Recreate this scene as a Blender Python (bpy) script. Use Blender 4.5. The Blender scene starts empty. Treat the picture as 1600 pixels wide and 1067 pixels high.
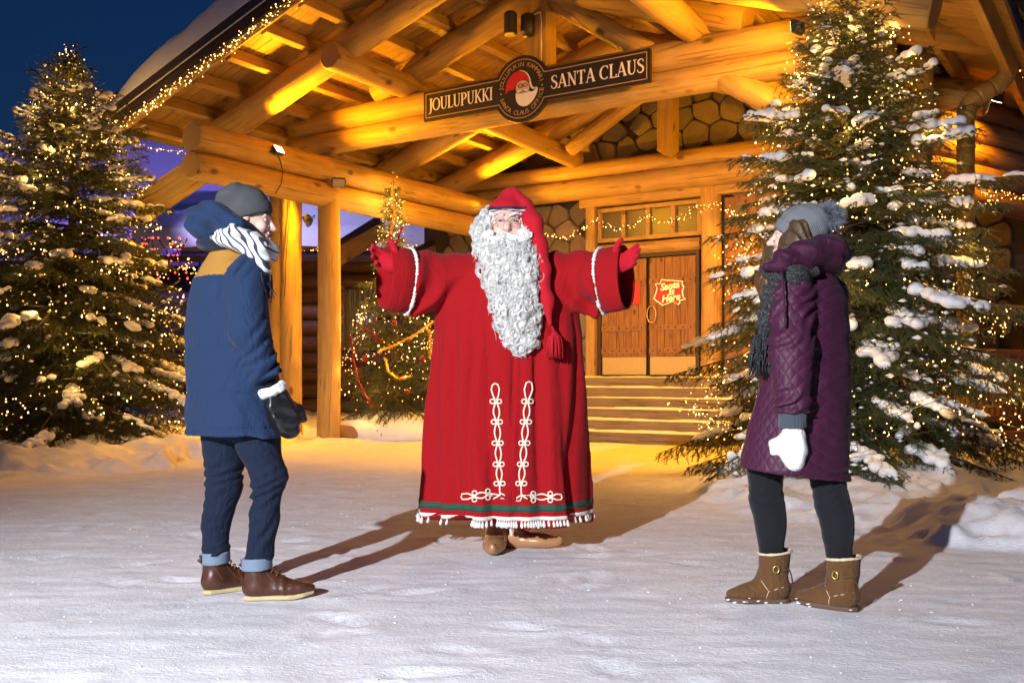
import bpy, math, random
import numpy as np
from mathutils import Vector, Matrix
from mathutils.bvhtree import BVHTree
random.seed(7); RNG = np.random.default_rng(11)
S = bpy.context.scene
COL = S.collection

# ------------------------------------------------------------------ camera
CAM_H, HORIZON, FPX = 0.97, 588.0, 1540.0        # eye height (m), horizon row and focal length in photo pixels
cam = bpy.data.objects.new('camera', bpy.data.cameras.new('camera'))
COL.objects.link(cam)
cam.location = (0, 0, CAM_H); cam.rotation_euler = (math.radians(90), 0, 0)
cam.data.sensor_width = 36.0; cam.data.lens = 36.0*FPX/1600
cam.data.shift_y = (HORIZON-533.5)/1600
cam.data.clip_start = 0.05; cam.data.clip_end = 3000
S.camera = cam
# ------------------------------------------------------------------ sky: winter dusk
W = bpy.data.worlds.new('World'); S.world = W; W.use_nodes = True
wn = W.node_tree.nodes; wl = W.node_tree.links
bgn = wn['Background']
sky = wn.new('ShaderNodeTexSky'); sky.sky_type = 'NISHITA'; sky.sun_disc = False
sky.sun_elevation = math.radians(0.3); sky.sun_rotation = math.radians(200); sky.air_density = 1.0; sky.dust_density = 0.4; sky.ozone_density = 5.0
wl.new(sky.outputs[0], bgn.inputs[0]); bgn.inputs[1].default_value = 0.13
# ------------------------------------------------------------------ the flash that lights the group: a strobe on a stand left of the photographer
def lamp(name, kind, loc, energy, color, target=None, parent=None, **kw):
    d = bpy.data.lights.new(name, kind); d.energy = energy; d.color = color
    for k, v in kw.items(): setattr(d, k, v)
    o = bpy.data.objects.new(name, d); COL.objects.link(o); o.location = loc
    if target is not None:
        o.rotation_euler = (Vector(target)-Vector(loc)).to_track_quat('-Z', 'Y').to_euler()
    if parent is not None:
        o.parent = parent; o.location = Vector(loc)-ROOTLOC.get(parent.name, Vector())
    return o
ROOTLOC = {}
lamp('strobe', 'SPOT', (-3.4, -2.6, 3.15), 5200, (.92, .95, 1.0), target=(.12, 6.11, -.27), spot_size=math.radians(62), spot_blend=0.9, shadow_soft_size=0.06)
S.view_settings.view_transform = 'Standard'; S.view_settings.look = 'None'
S.view_settings.exposure = 0.0; S.view_settings.gamma = 1.0; S.view_settings.use_curve_mapping = False
S.cycles.use_denoising = True
S.cycles.max_bounces = 6; S.cycles.diffuse_bounces = 3; S.cycles.glossy_bounces = 3; S.cycles.transparent_max_bounces = 6
S.cycles.sample_clamp_indirect = 4.0; S.cycles.caustics_reflective = False; S.cycles.caustics_refractive = False

# ------------------------------------------------------------------ helpers
def at(u, v, Y):                                   # photo pixel + distance -> point
    return Vector(((u-800)/FPX*Y, Y, CAM_H+(HORIZON-v)/FPX*Y))
EU = Vector((0.841, -0.541, 0)); EV = Vector((0.541, 0.841, 0)); P0 = Vector((-2.73, 14.65, 0))
def PP(u, v, z): return P0+EU*u+EV*v+Vector((0, 0, z))   # porch frame: u along the front, v into the building

def hash3(i, j, k, s=0):
    n = (i*374761393+j*668265263+k*2147483647+s*974634777) & 0xFFFFFFFF
    n = ((n ^ (n >> 13))*1274126177) & 0xFFFFFFFF
    n = n ^ (n >> 16)
    return (n & 0xFFFFFF)/float(0xFFFFFF)
def vnoise(P, scale=1.0, seed=0):                  # smooth value noise, -1..1
    P = np.asarray(P, dtype=np.float64)*scale
    I = np.floor(P).astype(np.int64); F = P-I; F = F*F*(3-2*F)
    out = np.zeros(P.shape[0])
    for dx in (0, 1):
        for dy in (0, 1):
            for dz in (0, 1):
                w = (F[:, 0] if dx else 1-F[:, 0])*(F[:, 1] if dy else 1-F[:, 1])*(F[:, 2] if dz else 1-F[:, 2])
                out += w*hash3(I[:, 0]+dx, I[:, 1]+dy, I[:, 2]+dz, seed)
    return out*2-1
def fbm(P, scale, oct=3, seed=0):
    r = 0; a = 1
    for o in range(oct):
        r = r+a*vnoise(P, scale*2**o, seed+o); a *= .5
    return r

def tag(o, label=None, cat=None, group=None, kind=None):
    if label: o['label'] = label
    if cat: o['category'] = cat
    if group: o['group'] = group
    if kind: o['kind'] = kind
    return o
def root(name, loc, label, cat, group=None):
    o = bpy.data.objects.new(name, None); COL.objects.link(o); o.location = loc; o.empty_display_size = .2
    ROOTLOC[o.name] = Vector(loc)
    return tag(o, label, cat, group)
class MB:
    """collects faces; build() links them as one mesh object"""
    def __init__(self): self.v = []; self.f = []; self.m = []; self.n = 0
    def add(self, V, F, m=0):
        V = np.asarray(V, dtype=float).reshape(-1, 3)
        self.v.append(V)
        b = self.n
        for f in F: self.f.append([i+b for i in f])
        if isinstance(m, int): self.m += [m]*len(F)
        else: self.m += list(m)
        self.n += len(V)
        return self
    def box(self, c, size, ax=None, m=0):
        c = np.array(c, float); h = np.array(size, float)/2
        A = np.eye(3) if ax is None else np.array([list(Vector(a)) for a in ax])
        V = [c+sx*h[0]*A[0]+sy*h[1]*A[1]+sz*h[2]*A[2] for sx in (-1, 1) for sy in (-1, 1) for sz in (-1, 1)]
        return self.add(V, [(0, 1, 3, 2), (4, 6, 7, 5), (0, 4, 5, 1), (2, 3, 7, 6), (0, 2, 6, 4), (1, 5, 7, 3)], m)
    def tube(self, pts, rad, n=8, m=0, cap=True, closed=False, flat=1.0, up=None):
        pts = [Vector(p) for p in pts]; k = len(pts)
        if not hasattr(rad, '__len__'): rad = [rad]*k
        V = []; prev = None
        for i, p in enumerate(pts):
            if closed: t = pts[(i+1) % k]-pts[i-1]
            else: t = pts[min(i+1, k-1)]-pts[max(i-1, 0)]
            t = t.normalized() if t.length > 1e-9 else Vector((0, 0, 1))
            if prev is None:
                a = Vector(up) if up is not None else (Vector((0, 0, 1)) if abs(t.z) < .9 else Vector((1, 0, 0)))
                nx = (a-t*a.dot(t)).normalized()
            else:
                nx = prev-t*prev.dot(t)
                nx = nx.normalized() if nx.length > 1e-6 else t.orthogonal().normalized()
            ny = t.cross(nx); prev = nx
            for j in range(n):
                a = 2*math.pi*j/n
                V.append(p+nx*(math.cos(a)*rad[i]*flat)+ny*(math.sin(a)*rad[i]))
        F = []
        for i in range(k if closed else k-1):
            for j in range(n):
                i2 = (i+1) % k
                F.append((i*n+j, i*n+(j+1) % n, i2*n+(j+1) % n, i2*n+j))
        if cap and not closed:
            F.append(tuple(reversed(range(n)))); F.append(tuple(range((k-1)*n, k*n)))
        return self.add([list(p) for p in V], F, m)
    def loft(self, rings, m=0, cap0=True, cap1=True, closed=True):
        n = len(rings[0]); V = np.concatenate([np.asarray(r, float) for r in rings])
        F = []
        for i in range(len(rings)-1):
            for j in range(n if closed else n-1):
                F.append((i*n+j, i*n+(j+1) % n, (i+1)*n+(j+1) % n, (i+1)*n+j))
        if cap0: F.append(tuple(reversed(range(n))))
        if cap1: F.append(tuple(range((len(rings)-1)*n, len(rings)*n)))
        return self.add(V, F, m)
    def mesh(self, name, off=None):
        V = np.concatenate(self.v) if self.v else np.zeros((0, 3))
        if off is not None: V = V-np.array(off)
        me = bpy.data.meshes.new(name)
        me.from_pydata(V.tolist(), [], self.f)
        if any(self.m): me.polygons.foreach_set('material_index', self.m)
        me.update()
        return me
    def build(self, name, mats, parent=None, smooth=False, loc=None, **tags):
        off = ROOTLOC.get(parent.name) if parent is not None and parent.name in ROOTLOC else None
        if loc is not None: off = loc
        return link(name, self.mesh(name, off), mats, parent, smooth, loc, **tags)
def link(name, me, mats, parent=None, smooth=False, loc=None, **tags):
    o = bpy.data.objects.new(name, me); COL.objects.link(o)
    if not isinstance(mats, (list, tuple)): mats = [mats]
    if len(me.materials) == 0:
        for m in mats: me.materials.append(m)
    if smooth: me.polygons.foreach_set('use_smooth', [True]*len(me.polygons))
    if parent is not None:
        o.parent = parent
        pl = ROOTLOC.get(parent.name)
        if pl is not None: ROOTLOC[o.name] = pl          # a part sits at its thing's origin
        if loc is not None: o.location = Vector(loc)-(pl or Vector()); ROOTLOC[o.name] = Vector(loc)
    elif loc is not None:
        o.location = loc; ROOTLOC[o.name] = Vector(loc)
    return tag(o, **tags)

# ------------------------------------------------------------------ materials
class NT:
    def __init__(self, name):
        self.mat = bpy.data.materials.new(name); self.mat.use_nodes = True
        self.t = self.mat.node_tree; self.b = self.t.nodes['Principled BSDF']
    def n(self, typ, **inp):
        nd = self.t.nodes.new(typ)
        for k, v in inp.items():
            if k.startswith('_'): setattr(nd, k[1:], v); continue
            key = int(k[1:]) if k[0] == 'i' and k[1:].isdigit() else k.replace('__', ' ')
            self.set(nd.inputs[key], v)
        return nd
    def set(self, sock, v):
        if isinstance(v, bpy.types.NodeSocket): self.t.links.new(v, sock)
        elif isinstance(v, bpy.types.Node): self.t.links.new(v.outputs[0], sock)
        else: sock.default_value = v
    def p(self, **kw):
        for k, v in kw.items(): self.set(self.b.inputs[k.replace('__', ' ')], v)
    def coord(self, scale=(1, 1, 1), kind='Object', rnd=False, rot=(0, 0, 0)):
        tc = self.n('ShaderNodeTexCoord'); v = tc.outputs[kind]
        mp = self.n('ShaderNodeMapping', Vector=v, Scale=scale, Rotation=rot)
        if rnd:
            oi = self.n('ShaderNodeObjectInfo')
            m = self.n('ShaderNodeMath', _operation='MULTIPLY', i0=oi.outputs['Random'], i1=37.0)
            a = self.n('ShaderNodeVectorMath', _operation='ADD', i0=mp.outputs[0], i1=m.outputs[0])
            return a.outputs[0]
        return mp.outputs[0]
    def noise(self, vec, scale=1, detail=4, rough=.55, dist=0):
        return self.n('ShaderNodeTexNoise', Vector=vec, Scale=scale, Detail=detail, Roughness=rough, Distortion=dist).outputs[0]
    def ramp(self, fac, stops):
        r = self.n('ShaderNodeValToRGB', Fac=fac); e = r.color_ramp.elements
        while len(e) < len(stops): e.new(.5)
        for i, (p, c) in enumerate(stops):
            e[i].position = p; e[i].color = (c[0], c[1], c[2], 1) if hasattr(c, '__len__') else (c, c, c, 1)
        return r.outputs[0]
    def mix(self, a, b, fac, mode='MIX'):
        m = self.n('ShaderNodeMix', _data_type='RGBA', _blend_type=mode)
        self.set(m.inputs[0], fac)
        for s, v in ((m.inputs[6], a), (m.inputs[7], b)):
            if isinstance(v, tuple) and len(v) == 3: v = (*v, 1)
            self.set(s, v)
        return m.outputs[2]
    def math(self, op, a, b=0.0, c=0.0):
        return self.n('ShaderNodeMath', _operation=op, i0=a, i1=b, i2=c).outputs[0]
    def bump(self, h, strength=.3, dist=.01, normal=None):
        b = self.n('ShaderNodeBump', Height=h, Strength=strength, Distance=dist)
        if normal is not None: self.set(b.inputs['Normal'], normal)
        return b.outputs[0]
def c4(c): return (c[0], c[1], c[2], 1)
def plain(name, col, rough=.6, metal=0.0, var=.12, nscale=30, bump=0.0, bscale=200, sheen=0.0, spec=.5):
    t = NT(name); v = t.coord()
    n = t.noise(v, nscale, 3)
    t.p(Base__Color=t.mix(tuple(x*(1-var) for x in col), tuple(min(1, x*(1+var)) for x in col), n), Roughness=rough, Metallic=metal)
    t.p(Specular__IOR__Level=spec)
    if sheen: t.p(Sheen__Weight=sheen)
    if bump: t.p(Normal=t.bump(t.noise(v, bscale, 2), bump, .004))
    return t.mat
def emit(name, col, strength, base=(.1, .1, .1)):
    t = NT(name); t.p(Base__Color=c4(base), Emission__Color=c4(col), Emission__Strength=strength)
    return t.mat
def wood(name, a, b, knot, axis='Z', rough=.55, crack=.6, knots=True, fine=1.0):
    t = NT(name)
    st = {'Z': (1, 1, .07), 'X': (.07, 1, 1), 'Y': (1, .07, 1)}[axis]
    v = t.coord(st, rnd=True)
    g = t.noise(v, 26*fine, 5, .6, .4)
    big = t.noise(t.coord((1.2, 1.2, 1.2), rnd=True), 1.4, 3)
    col = t.mix(a, b, t.ramp(g, [(.36, 0), (.64, 1)]))
    col = t.mix(col, tuple(x*.62 for x in b), t.math('MULTIPLY', t.ramp(big, [(.45, 0), (.75, 1)]), .55))
    oi = t.n('ShaderNodeObjectInfo')
    col = t.mix(col, tuple(x*.75 for x in a), t.math('MULTIPLY', oi.outputs['Random'], .45))
    h = g
    if knots:
        kst = {'Z': (1, 1, .55), 'X': (.55, 1, 1), 'Y': (1, .55, 1)}[axis]
        kv = t.n('ShaderNodeTexVoronoi', Vector=t.coord(kst, rnd=True), Scale=3.4*fine)
        kd = t.ramp(kv.outputs['Distance'], [(.07, 1), (.18, .0)])
        col = t.mix(col, knot, t.math('MULTIPLY', kd, .95))
    if crack:
        cst = {'Z': (1, 1, .03), 'X': (.03, 1, 1), 'Y': (1, .03, 1)}[axis]
        cn = t.noise(t.coord(cst, rnd=True), 9, 2, .5, .3)
        cr = t.ramp(cn, [(.484, 0), (.5, 1), (.516, 0)])
        gate = t.ramp(t.noise(t.coord((1, 1, 1), rnd=True), 1.1, 2), [(.44, 0), (.54, 1)])
        cr = t.math('MULTIPLY', cr, gate)
        col = t.mix(col, tuple(x*.3 for x in knot), t.math('MULTIPLY', cr, crack))
        h = t.math('SUBTRACT', g, t.math('MULTIPLY', cr, 1.5))
    t.p(Base__Color=col, Roughness=rough, Specular__IOR__Level=.35, Normal=t.bump(h, .4, .010))
    return t.mat
M = {}
M['log'] = wood('pine log', (.52, .345, .12), (.36, .225, .07), (.11, .06, .018))
M['board'] = wood('roof boards', (.44, .28, .095), (.29, .17, .055), (.10, .055, .018), axis='X', fine=1.2)
M['beam'] = wood('sawn timber', (.48, .32, .11), (.33, .21, .065), (.12, .065, .02), axis='X')
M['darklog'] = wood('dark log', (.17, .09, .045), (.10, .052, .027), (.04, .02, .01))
M['door'] = wood('door boards', (.34, .175, .07), (.20, .095, .036), (.08, .036, .015), axis='Z', fine=1.4)
M['doorkick'] = plain('brass kick plate', (.5, .40, .2), .45, .35)
def end_grain():
    t = NT('log end grain'); v = t.coord((1, 1, 0))
    w = t.n('ShaderNodeTexWave', Vector=v, Scale=16, Distortion=1.5, Detail=2, _wave_type='RINGS', _rings_direction='Z')
    t.p(Base__Color=t.mix((.40, .25, .10), (.27, .165, .065), w.outputs[1]), Roughness=.8)
    return t.mat
M['end'] = end_grain()
def fascia():
    t = NT('dark stained fascia'); v = t.coord((.1, 1, 1), rnd=True)
    g = t.noise(v, 30, 4)
    t.p(Base__Color=t.mix((.055, .035, .03), (.03, .02, .018), g), Roughness=.5, Normal=t.bump(g, .3, .004)); return t.mat
M['fascia'] = fascia()
def stone_mat():
    t = NT('field stone'); v = t.coord(rnd=True)
    n1 = t.noise(v, 5, 5, .6); n2 = t.noise(v, 26, 4, .65)
    oi = t.n('ShaderNodeObjectInfo')
    base = t.ramp(oi.outputs['Random'], [(0, (.18, .145, .10)), (.35, (.25, .205, .14)), (.65, (.14, .12, .095)), (1, (.28, .23, .15))])
    col = t.mix(base, (.13, .105, .08), t.ramp(n1, [(.45, 0), (.75, .8)]))
    t.p(Base__Color=col, Roughness=.85, Normal=t.bump(t.mix(n1, n2, .5), .7, .02)); return t.mat
M['stone'] = stone_mat()
M['mortar'] = plain('mortar', (.055, .046, .035), .95, bump=.6, bscale=60)
def snow_mat(name, fine=True):
    t = NT(name); v = t.coord()
    n1 = t.noise(v, 9, 5, .6)
    t.p(Base__Color=t.mix((.80, .81, .84), (.88, .885, .90), n1), Roughness=.55, Specular__IOR__Level=.3)
    t.p(Normal=t.bump(t.noise(v, 45, 4, .65), .35, .02))
    return t.mat
M['snow'] = snow_mat('snow')
def ground_snow():
    t = NT('trodden snow')
    v = t.coord((.8, 1.2, 1))                        # scraped and skied: streaks run across the yard
    s1 = t.noise(v, 5, 8, .74, .4); s2 = t.noise(v, 52, 4, .72, .4)
    big = t.noise(t.coord(), .9, 4, .6)
    grit = t.noise(t.coord(), 75, 2, .7)
    col = t.mix((.71, .70, .755), (.86, .85, .895), t.ramp(s1, [(.36, 0), (.62, 1)]))
    col = t.mix(col, (.66, .66, .69), t.math('MULTIPLY', t.ramp(big, [(.45, 0), (.7, 1)]), .5))
    col = t.mix(col, (.93, .93, .95), t.ramp(s2, [(.60, 0), (.70, .8)]))
    specks = t.n('ShaderNodeTexVoronoi', Vector=t.coord(), Scale=14)
    sp = t.ramp(specks.outputs['Distance'], [(.028, 1), (.05, 0)])
    gate = t.ramp(t.noise(t.coord(), 2.3, 3), [(.56, 0), (.64, 1)])
    col = t.mix(col, (.22, .19, .17), t.math('MULTIPLY', sp, t.math('MULTIPLY', gate, .7)))
    h = t.math('ADD', t.math('MULTIPLY', s1, 1.0), t.math('ADD', t.math('MULTIPLY', s2, .38), t.math('MULTIPLY', grit, .08)))
    t.p(Base__Color=col, Roughness=t.ramp(s2, [(.4, .55), (.7, .8)]), Specular__IOR__Level=.25, Normal=t.bump(h, .6, .022))
    return t.mat
M['ground'] = ground_snow()
# ================================================================== ground
def sstep(a, b, x):
    t = np.clip((x-a)/(b-a), 0, 1); return t*t*(3-2*t)
PRN = np.random.default_rng(31)
PRT = [(PRN.uniform(-3.2, 2.6), PRN.uniform(2.6, 9.5), PRN.uniform(0, 3.14), PRN.uniform(.006, .016)) for _ in range(120)]
def prints(x, y):
    z = np.zeros(x.shape)
    for cx, cy, a, dp in PRT:                           # old boot prints, half trodden out
        m = (np.abs(x-cx) < .35) & (np.abs(y-cy) < .35)
        if not m.any(): continue
        u = ((x[m]-cx)*math.cos(a)+(y[m]-cy)*math.sin(a))/.14; w = (-(x[m]-cx)*math.sin(a)+(y[m]-cy)*math.cos(a))/.052
        r = np.sqrt(u*u+w*w); z[m] += dp*(-np.exp(-r**4)+.7*np.exp(-((r-1.3)/.28)**2))
    return z
def ground_z(x, y):
    x = np.asarray(x, float); y = np.asarray(y, float)
    P = np.stack([x, y, 0*x], -1).reshape(-1, 3)
    n1 = fbm(P, 2.2, 4, 3).reshape(x.shape); n2 = fbm(P, 7.0, 3, 9).reshape(x.shape); n3 = vnoise(P*np.array([.45, 1.6, 1]), 11, 21).reshape(x.shape)
    z = .004*n1+.0035*n3
    # ploughed bank under the left spruce
    ye = np.interp(x+.25*n1, [-30, -4.8, -3.8, -3.35, -3.0], [9.0, 9.3, 9.9, 12.0, 20.0])
    e = y-ye
    b = sstep(0, .9, e)*(1-sstep(18, 24, y)*.3)
    z = z+b*(.17+.09*n1*sstep(0, .5, e)+.045*np.abs(n2))
    z = z+.05*np.exp(-((e-.35)/.3)**2)*(.6+n2)*(x < -3.2)
    # shovelled mound under the right spruce
    xe = np.interp(y, [4.3, 5.0, 5.4, 5.8, 6.2, 6.7, 8, 9.8, 10.6, 11.6, 14], [6.5, 3.6, 2.75, 2.2, 1.95, 1.68, 1.55, 1.62, 2.3, 3.6, 6.0])
    e2 = x-xe+.16*n1
    m = sstep(-.1, .95, e2)
    z = z+m*(.11+.07*n1+.03*np.abs(n2))
    z = z+sstep(0, .25, e2+.05)*(1-sstep(.3, .8, e2))*.045*np.abs(n2)
    z = z+prints(x, y)
    # little drift along the foot of the posts
    d = P0
    u = (x-d.x)*EU.x+(y-d.y)*EU.y; v = (x-d.x)*EV.x+(y-d.y)*EV.y
    z = z+.075*np.exp(-(u/.5)**2)*sstep(-.4, -.1, v)*(1-sstep(3.5, 4, v))*(.9+n2*.5)
    return z
def make_ground():
    ys = np.concatenate([np.linspace(-30, 1.2, 12, endpoint=False), np.arange(1.2, 6.2, .034), np.arange(6.2, 12.5, .055), np.arange(12.5, 26, .16), np.geomspace(26, 900, 16)])
    xs = np.concatenate([-np.geomspace(900, 7.4, 22), np.arange(-7.2, 5.6, .05), np.geomspace(5.6, 900, 24)])
    X, Y = np.meshgrid(xs, ys); Z = ground_z(X, Y)
    V = np.stack([X, Y, Z], -1).reshape(-1, 3); ny, nx = X.shape
    idx = np.arange(ny*nx).reshape(ny, nx)
    F = np.stack([idx[:-1, :-1], idx[:-1, 1:], idx[1:, 1:], idx[1:, :-1]], -1).reshape(-1, 4)
    me = bpy.data.meshes.new('snowy_ground'); me.from_pydata(V.tolist(), [], F.tolist()); me.update()
    o = link('snowy_ground', me, M['ground'], smooth=True, kind='structure')
    return o
make_ground()
def crumbs():
    n = 1500; x = RNG.uniform(-4.5, 4.5, n); y = 2.2+9*RNG.random(n)**1.3; c = np.stack([x, y, ground_z(x, y)], 1)
    o = np.array([(1, 0, 0), (-1, 0, 0), (0, 1, 0), (0, -1, 0), (0, 0, 1), (0, 0, -1)], float); R3 = np.exp(RNG.uniform(math.log(.002), math.log(.0065), (n, 1, 1)))
    V = (c[:, None]+o[None]*R3*np.array([1.2, 1.2, .8])*RNG.uniform(.5, 1.4, (n, 6, 1))).reshape(-1, 3)
    F = (np.array([(0, 2, 4), (2, 1, 4), (1, 3, 4), (3, 0, 4), (2, 0, 5), (1, 2, 5), (3, 1, 5), (0, 3, 5)])[None]+6*np.arange(n)[:, None, None]).reshape(-1, 3)
    me = bpy.data.meshes.new('snow_crumbs'); me.from_pydata(V.tolist(), [], F.tolist())
    o = link('snow_crumbs', me, M['snow'], smooth=True); tag(o, 'loose crumbs of snow scattered over the trodden yard', 'snow', kind='stuff')
crumbs()

# ================================================================== logs
LOGN = [0]
def log(name, p0, p1, r0, r1=None, parent=None, mats=None, n=20, wob=.012, cut=None):
    """a peeled round log between two points: its own mesh along local Z"""
    p0 = Vector(p0); p1 = Vector(p1); r1 = r1 or r0; L = (p1-p0).length
    LOGN[0] += 1; sd = LOGN[0]
    k = max(4, int(L/.28)); zs = np.linspace(0, L, k)
    ang = np.linspace(0, 2*math.pi, n, endpoint=False)
    ca, sa = np.cos(ang), np.sin(ang)
    bev = .018
    levels = [(0, -bev), (bev, 0)]+[(z, 0) for z in zs[1:-1]]+[(L-bev, 0), (L, -bev)]
    bow = RNG.normal(0, .010, 2)
    rings = []
    for z, dr in levels:
        t = z/L; r = r0+(r1-r0)*t+dr
        Q = np.stack([ca*1.2+sd, sa*1.2, np.full(n, z*.9)], -1)
        rr = r*(1+wob*2*vnoise(Q, 1.0, sd)) + .004*vnoise(Q*2.6, 1.0, sd+5)
        bx, by = bow*math.sin(math.pi*t)
        rings.append(np.stack([ca*rr+bx, sa*rr+by, np.full(n, z)], -1))
    mb = MB(); mb.loft(rings, 0, False, False)
    for R, zz, rev in ((rings[0], 0, True), (rings[-1], L, False)):
        c = len(R); V = np.vstack([R, [[0, 0, zz]]])
        F = [((j+1) % n, j, c) if rev else (j, (j+1) % n, c) for j in range(n)]
        mb.add(V, F, 1)
    me = mb.mesh(name)
    for m in (mats or [M['log'], M['end']]): me.materials.append(m)
    me.polygons.foreach_set('use_smooth', [i == 0 for i in mb.m])
    o = bpy.data.objects.new(name, me); COL.objects.link(o)
    d = (p1-p0).normalized()
    o.rotation_euler = d.to_track_quat('Z', 'Y').to_euler()
    o.location = p0
    if parent is not None: o.parent = parent; o.location = p0-ROOTLOC[parent.name]
    return o
def timber(name, p0, p1, w, h, parent, mat, up=(0, 0, 1), bev=.008, mesh=None):
    """a squared timber between two points, grain along local X (w across, h along 'up')"""
    p0 = Vector(p0); p1 = Vector(p1); L = (p1-p0).length
    x = (p1-p0).normalized(); z = Vector(up); z = (z-x*z.dot(x)).normalized(); y = z.cross(x)
    mb = MB(); a, b = w/2, h/2
    sec = [(-a+bev, -b), (a-bev, -b), (a, -b+bev), (a, b-bev), (a-bev, b), (-a+bev, b), (-a, b-bev), (-a, -b+bev)]
    mb.loft([[(s, p[0], p[1]) for p in sec] for s in (0, L)])
    me = mb.mesh(name); me.materials.append(mat)
    o = bpy.data.objects.new(name, me); COL.objects.link(o)
    o.rotation_euler = Matrix((x, y, z)).transposed().to_euler()
    o.location = p0-(ROOTLOC[parent.name] if parent else Vector())
    if parent: o.parent = parent
    return o

# ================================================================== the porch
RIDGE_U = 3.69; SL = .327
def rz(u, base): return base+SL*(u if u <= RIDGE_U else 2*RIDGE_U-u)     # height on the gable
porch = root('log_porch', PP(RIDGE_U, 1.5, 0), 'gabled pine log porch with snow on its roof, lit orange from inside', 'porch')
VB, UE = -2.3, -1.75                                                    # barge plane, eave
log('post', PP(0, 0, -.1), PP(0, 0, 4.14), .175, .165, porch)
log('post', PP(-1.0, .24, -.1), PP(-1.0, .24, 4.3), .17, .16, porch)
log('post', PP(-2.15, 1.0, -.1), PP(-2.15, 1.0, 4.05), .10, .095, porch)
log('post', PP(7.42, 0, -.1), PP(7.42, 0, 4.2), .175, .17, porch)
# pairs of logs: left side beam, front beam, inner beam by the wall
log('beam', PP(.0, -2.5, 4.02), PP(.0, 4.9, 4.04), .195, .18, porch)
log('beam', PP(.0, -2.52, 3.66), PP(.0, 4.9, 3.68), .185, .18, porch)
log('beam', PP(7.42, .2, 4.03), PP(7.42, 4.9, 4.04), .19, .18, porch)
log('beam', PP(-.75, 0, 4.43), PP(8.0, 0, 4.43), .165, .165, porch)
log('beam', PP(-.55, 0, 4.73), PP(8.0, 0, 4.735), .175, .185, porch)
log('beam', PP(-1.2, 4.75, 4.66), PP(8.3, 4.75, 4.66), .15, .15, porch)
log('beam', PP(-1.2, 4.75, 4.33), PP(8.3, 4.75, 4.33), .19, .19, porch)
# round rafters
for v in (-1.3, 2.2, 3.9):
    log('rafter', PP(-1.25, v, rz(-1.25, 4.69)), PP(RIDGE_U-.02, v, rz(RIDGE_U, 4.69)), .2, .185, porch)
    log('rafter', PP(2*RIDGE_U+1.25, v, rz(-1.25, 4.69)), PP(RIDGE_U+.02, v, rz(RIDGE_U, 4.69)), .2, .185, porch)
# truss over the front beam
log('rafter', PP(.95, .0, rz(.95, 4.7)), PP(RIDGE_U-.12, 0, rz(RIDGE_U, 4.7)), .19, .18, porch)
log('rafter', PP(6.43, .0, rz(.95, 4.7)), PP(RIDGE_U+.12, 0, rz(RIDGE_U, 4.7)), .19, .18, porch)
timber('king_post', PP(RIDGE_U, 0, 4.87), PP(RIDGE_U, 0, 5.86), .30, .27, porch, M['beam'], up=EV)
timber('king_post', PP(3.49, 4.45, 4.74), PP(3.49, 4.45, 6.0), .28, .28, porch, M['beam'], up=EV)
tip = MB(); q = PP(3.49, 4.45, 4.74)
hx, hy = EU*.14, EV*.14
tip.add([list(q-hx-hy), list(q+hx-hy), list(q+hx+hy), list(q-hx+hy), list(q-hy+Vector((0, 0, -.1))), list(q+hy+Vector((0, 0, -.1)))], [(0, 1, 4), (2, 3, 5), (1, 2, 5, 4), (3, 0, 4, 5)])
tip.build('king_post_tip', M['beam'], porch)
log('strut', PP(3.85, .05, 5.78), PP(5.25, .05, 4.82), .14, .13, porch)
log('strut', PP(3.53, 3.9, 5.75), PP(1.9, 3.9, 4.85), .13, .13, porch)
log('strut', PP(6.15, .0, 4.42), PP(7.4, .0, 3.55), .15, .145, porch)
log('purlin', PP(1.55, -1.62, 5.02), PP(1.6, 4.7, 4.86), .175, .165, porch)
log('purlin', PP(5.81, -1.62, 5.02), PP(5.8, .3, 5.0), .175, .165, porch)
log('purlin', PP(5.80, .75, 5.0), PP(5.78, 4.7, 4.9), .165, .165, porch)
# squared lookouts under the boards
UPN = {1: (EU*-SL+Vector((0, 0, 1))).normalized(), -1: (EU*SL+Vector((0, 0, 1))).normalized()}
u = -1.55; lk = []
while u < RIDGE_U-.15:
    lk.append(u); u += .64
for u in lk:
    for s in (1, -1):
        uu = u if s == 1 else 2*RIDGE_U-u
        a, b = PP(uu, VB+.06, rz(u, 4.965)), PP(uu, 4.9, rz(u, 4.965))
        timber('lookout', a, b, .10, .17, porch, M['beam'], up=UPN[s])
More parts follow.
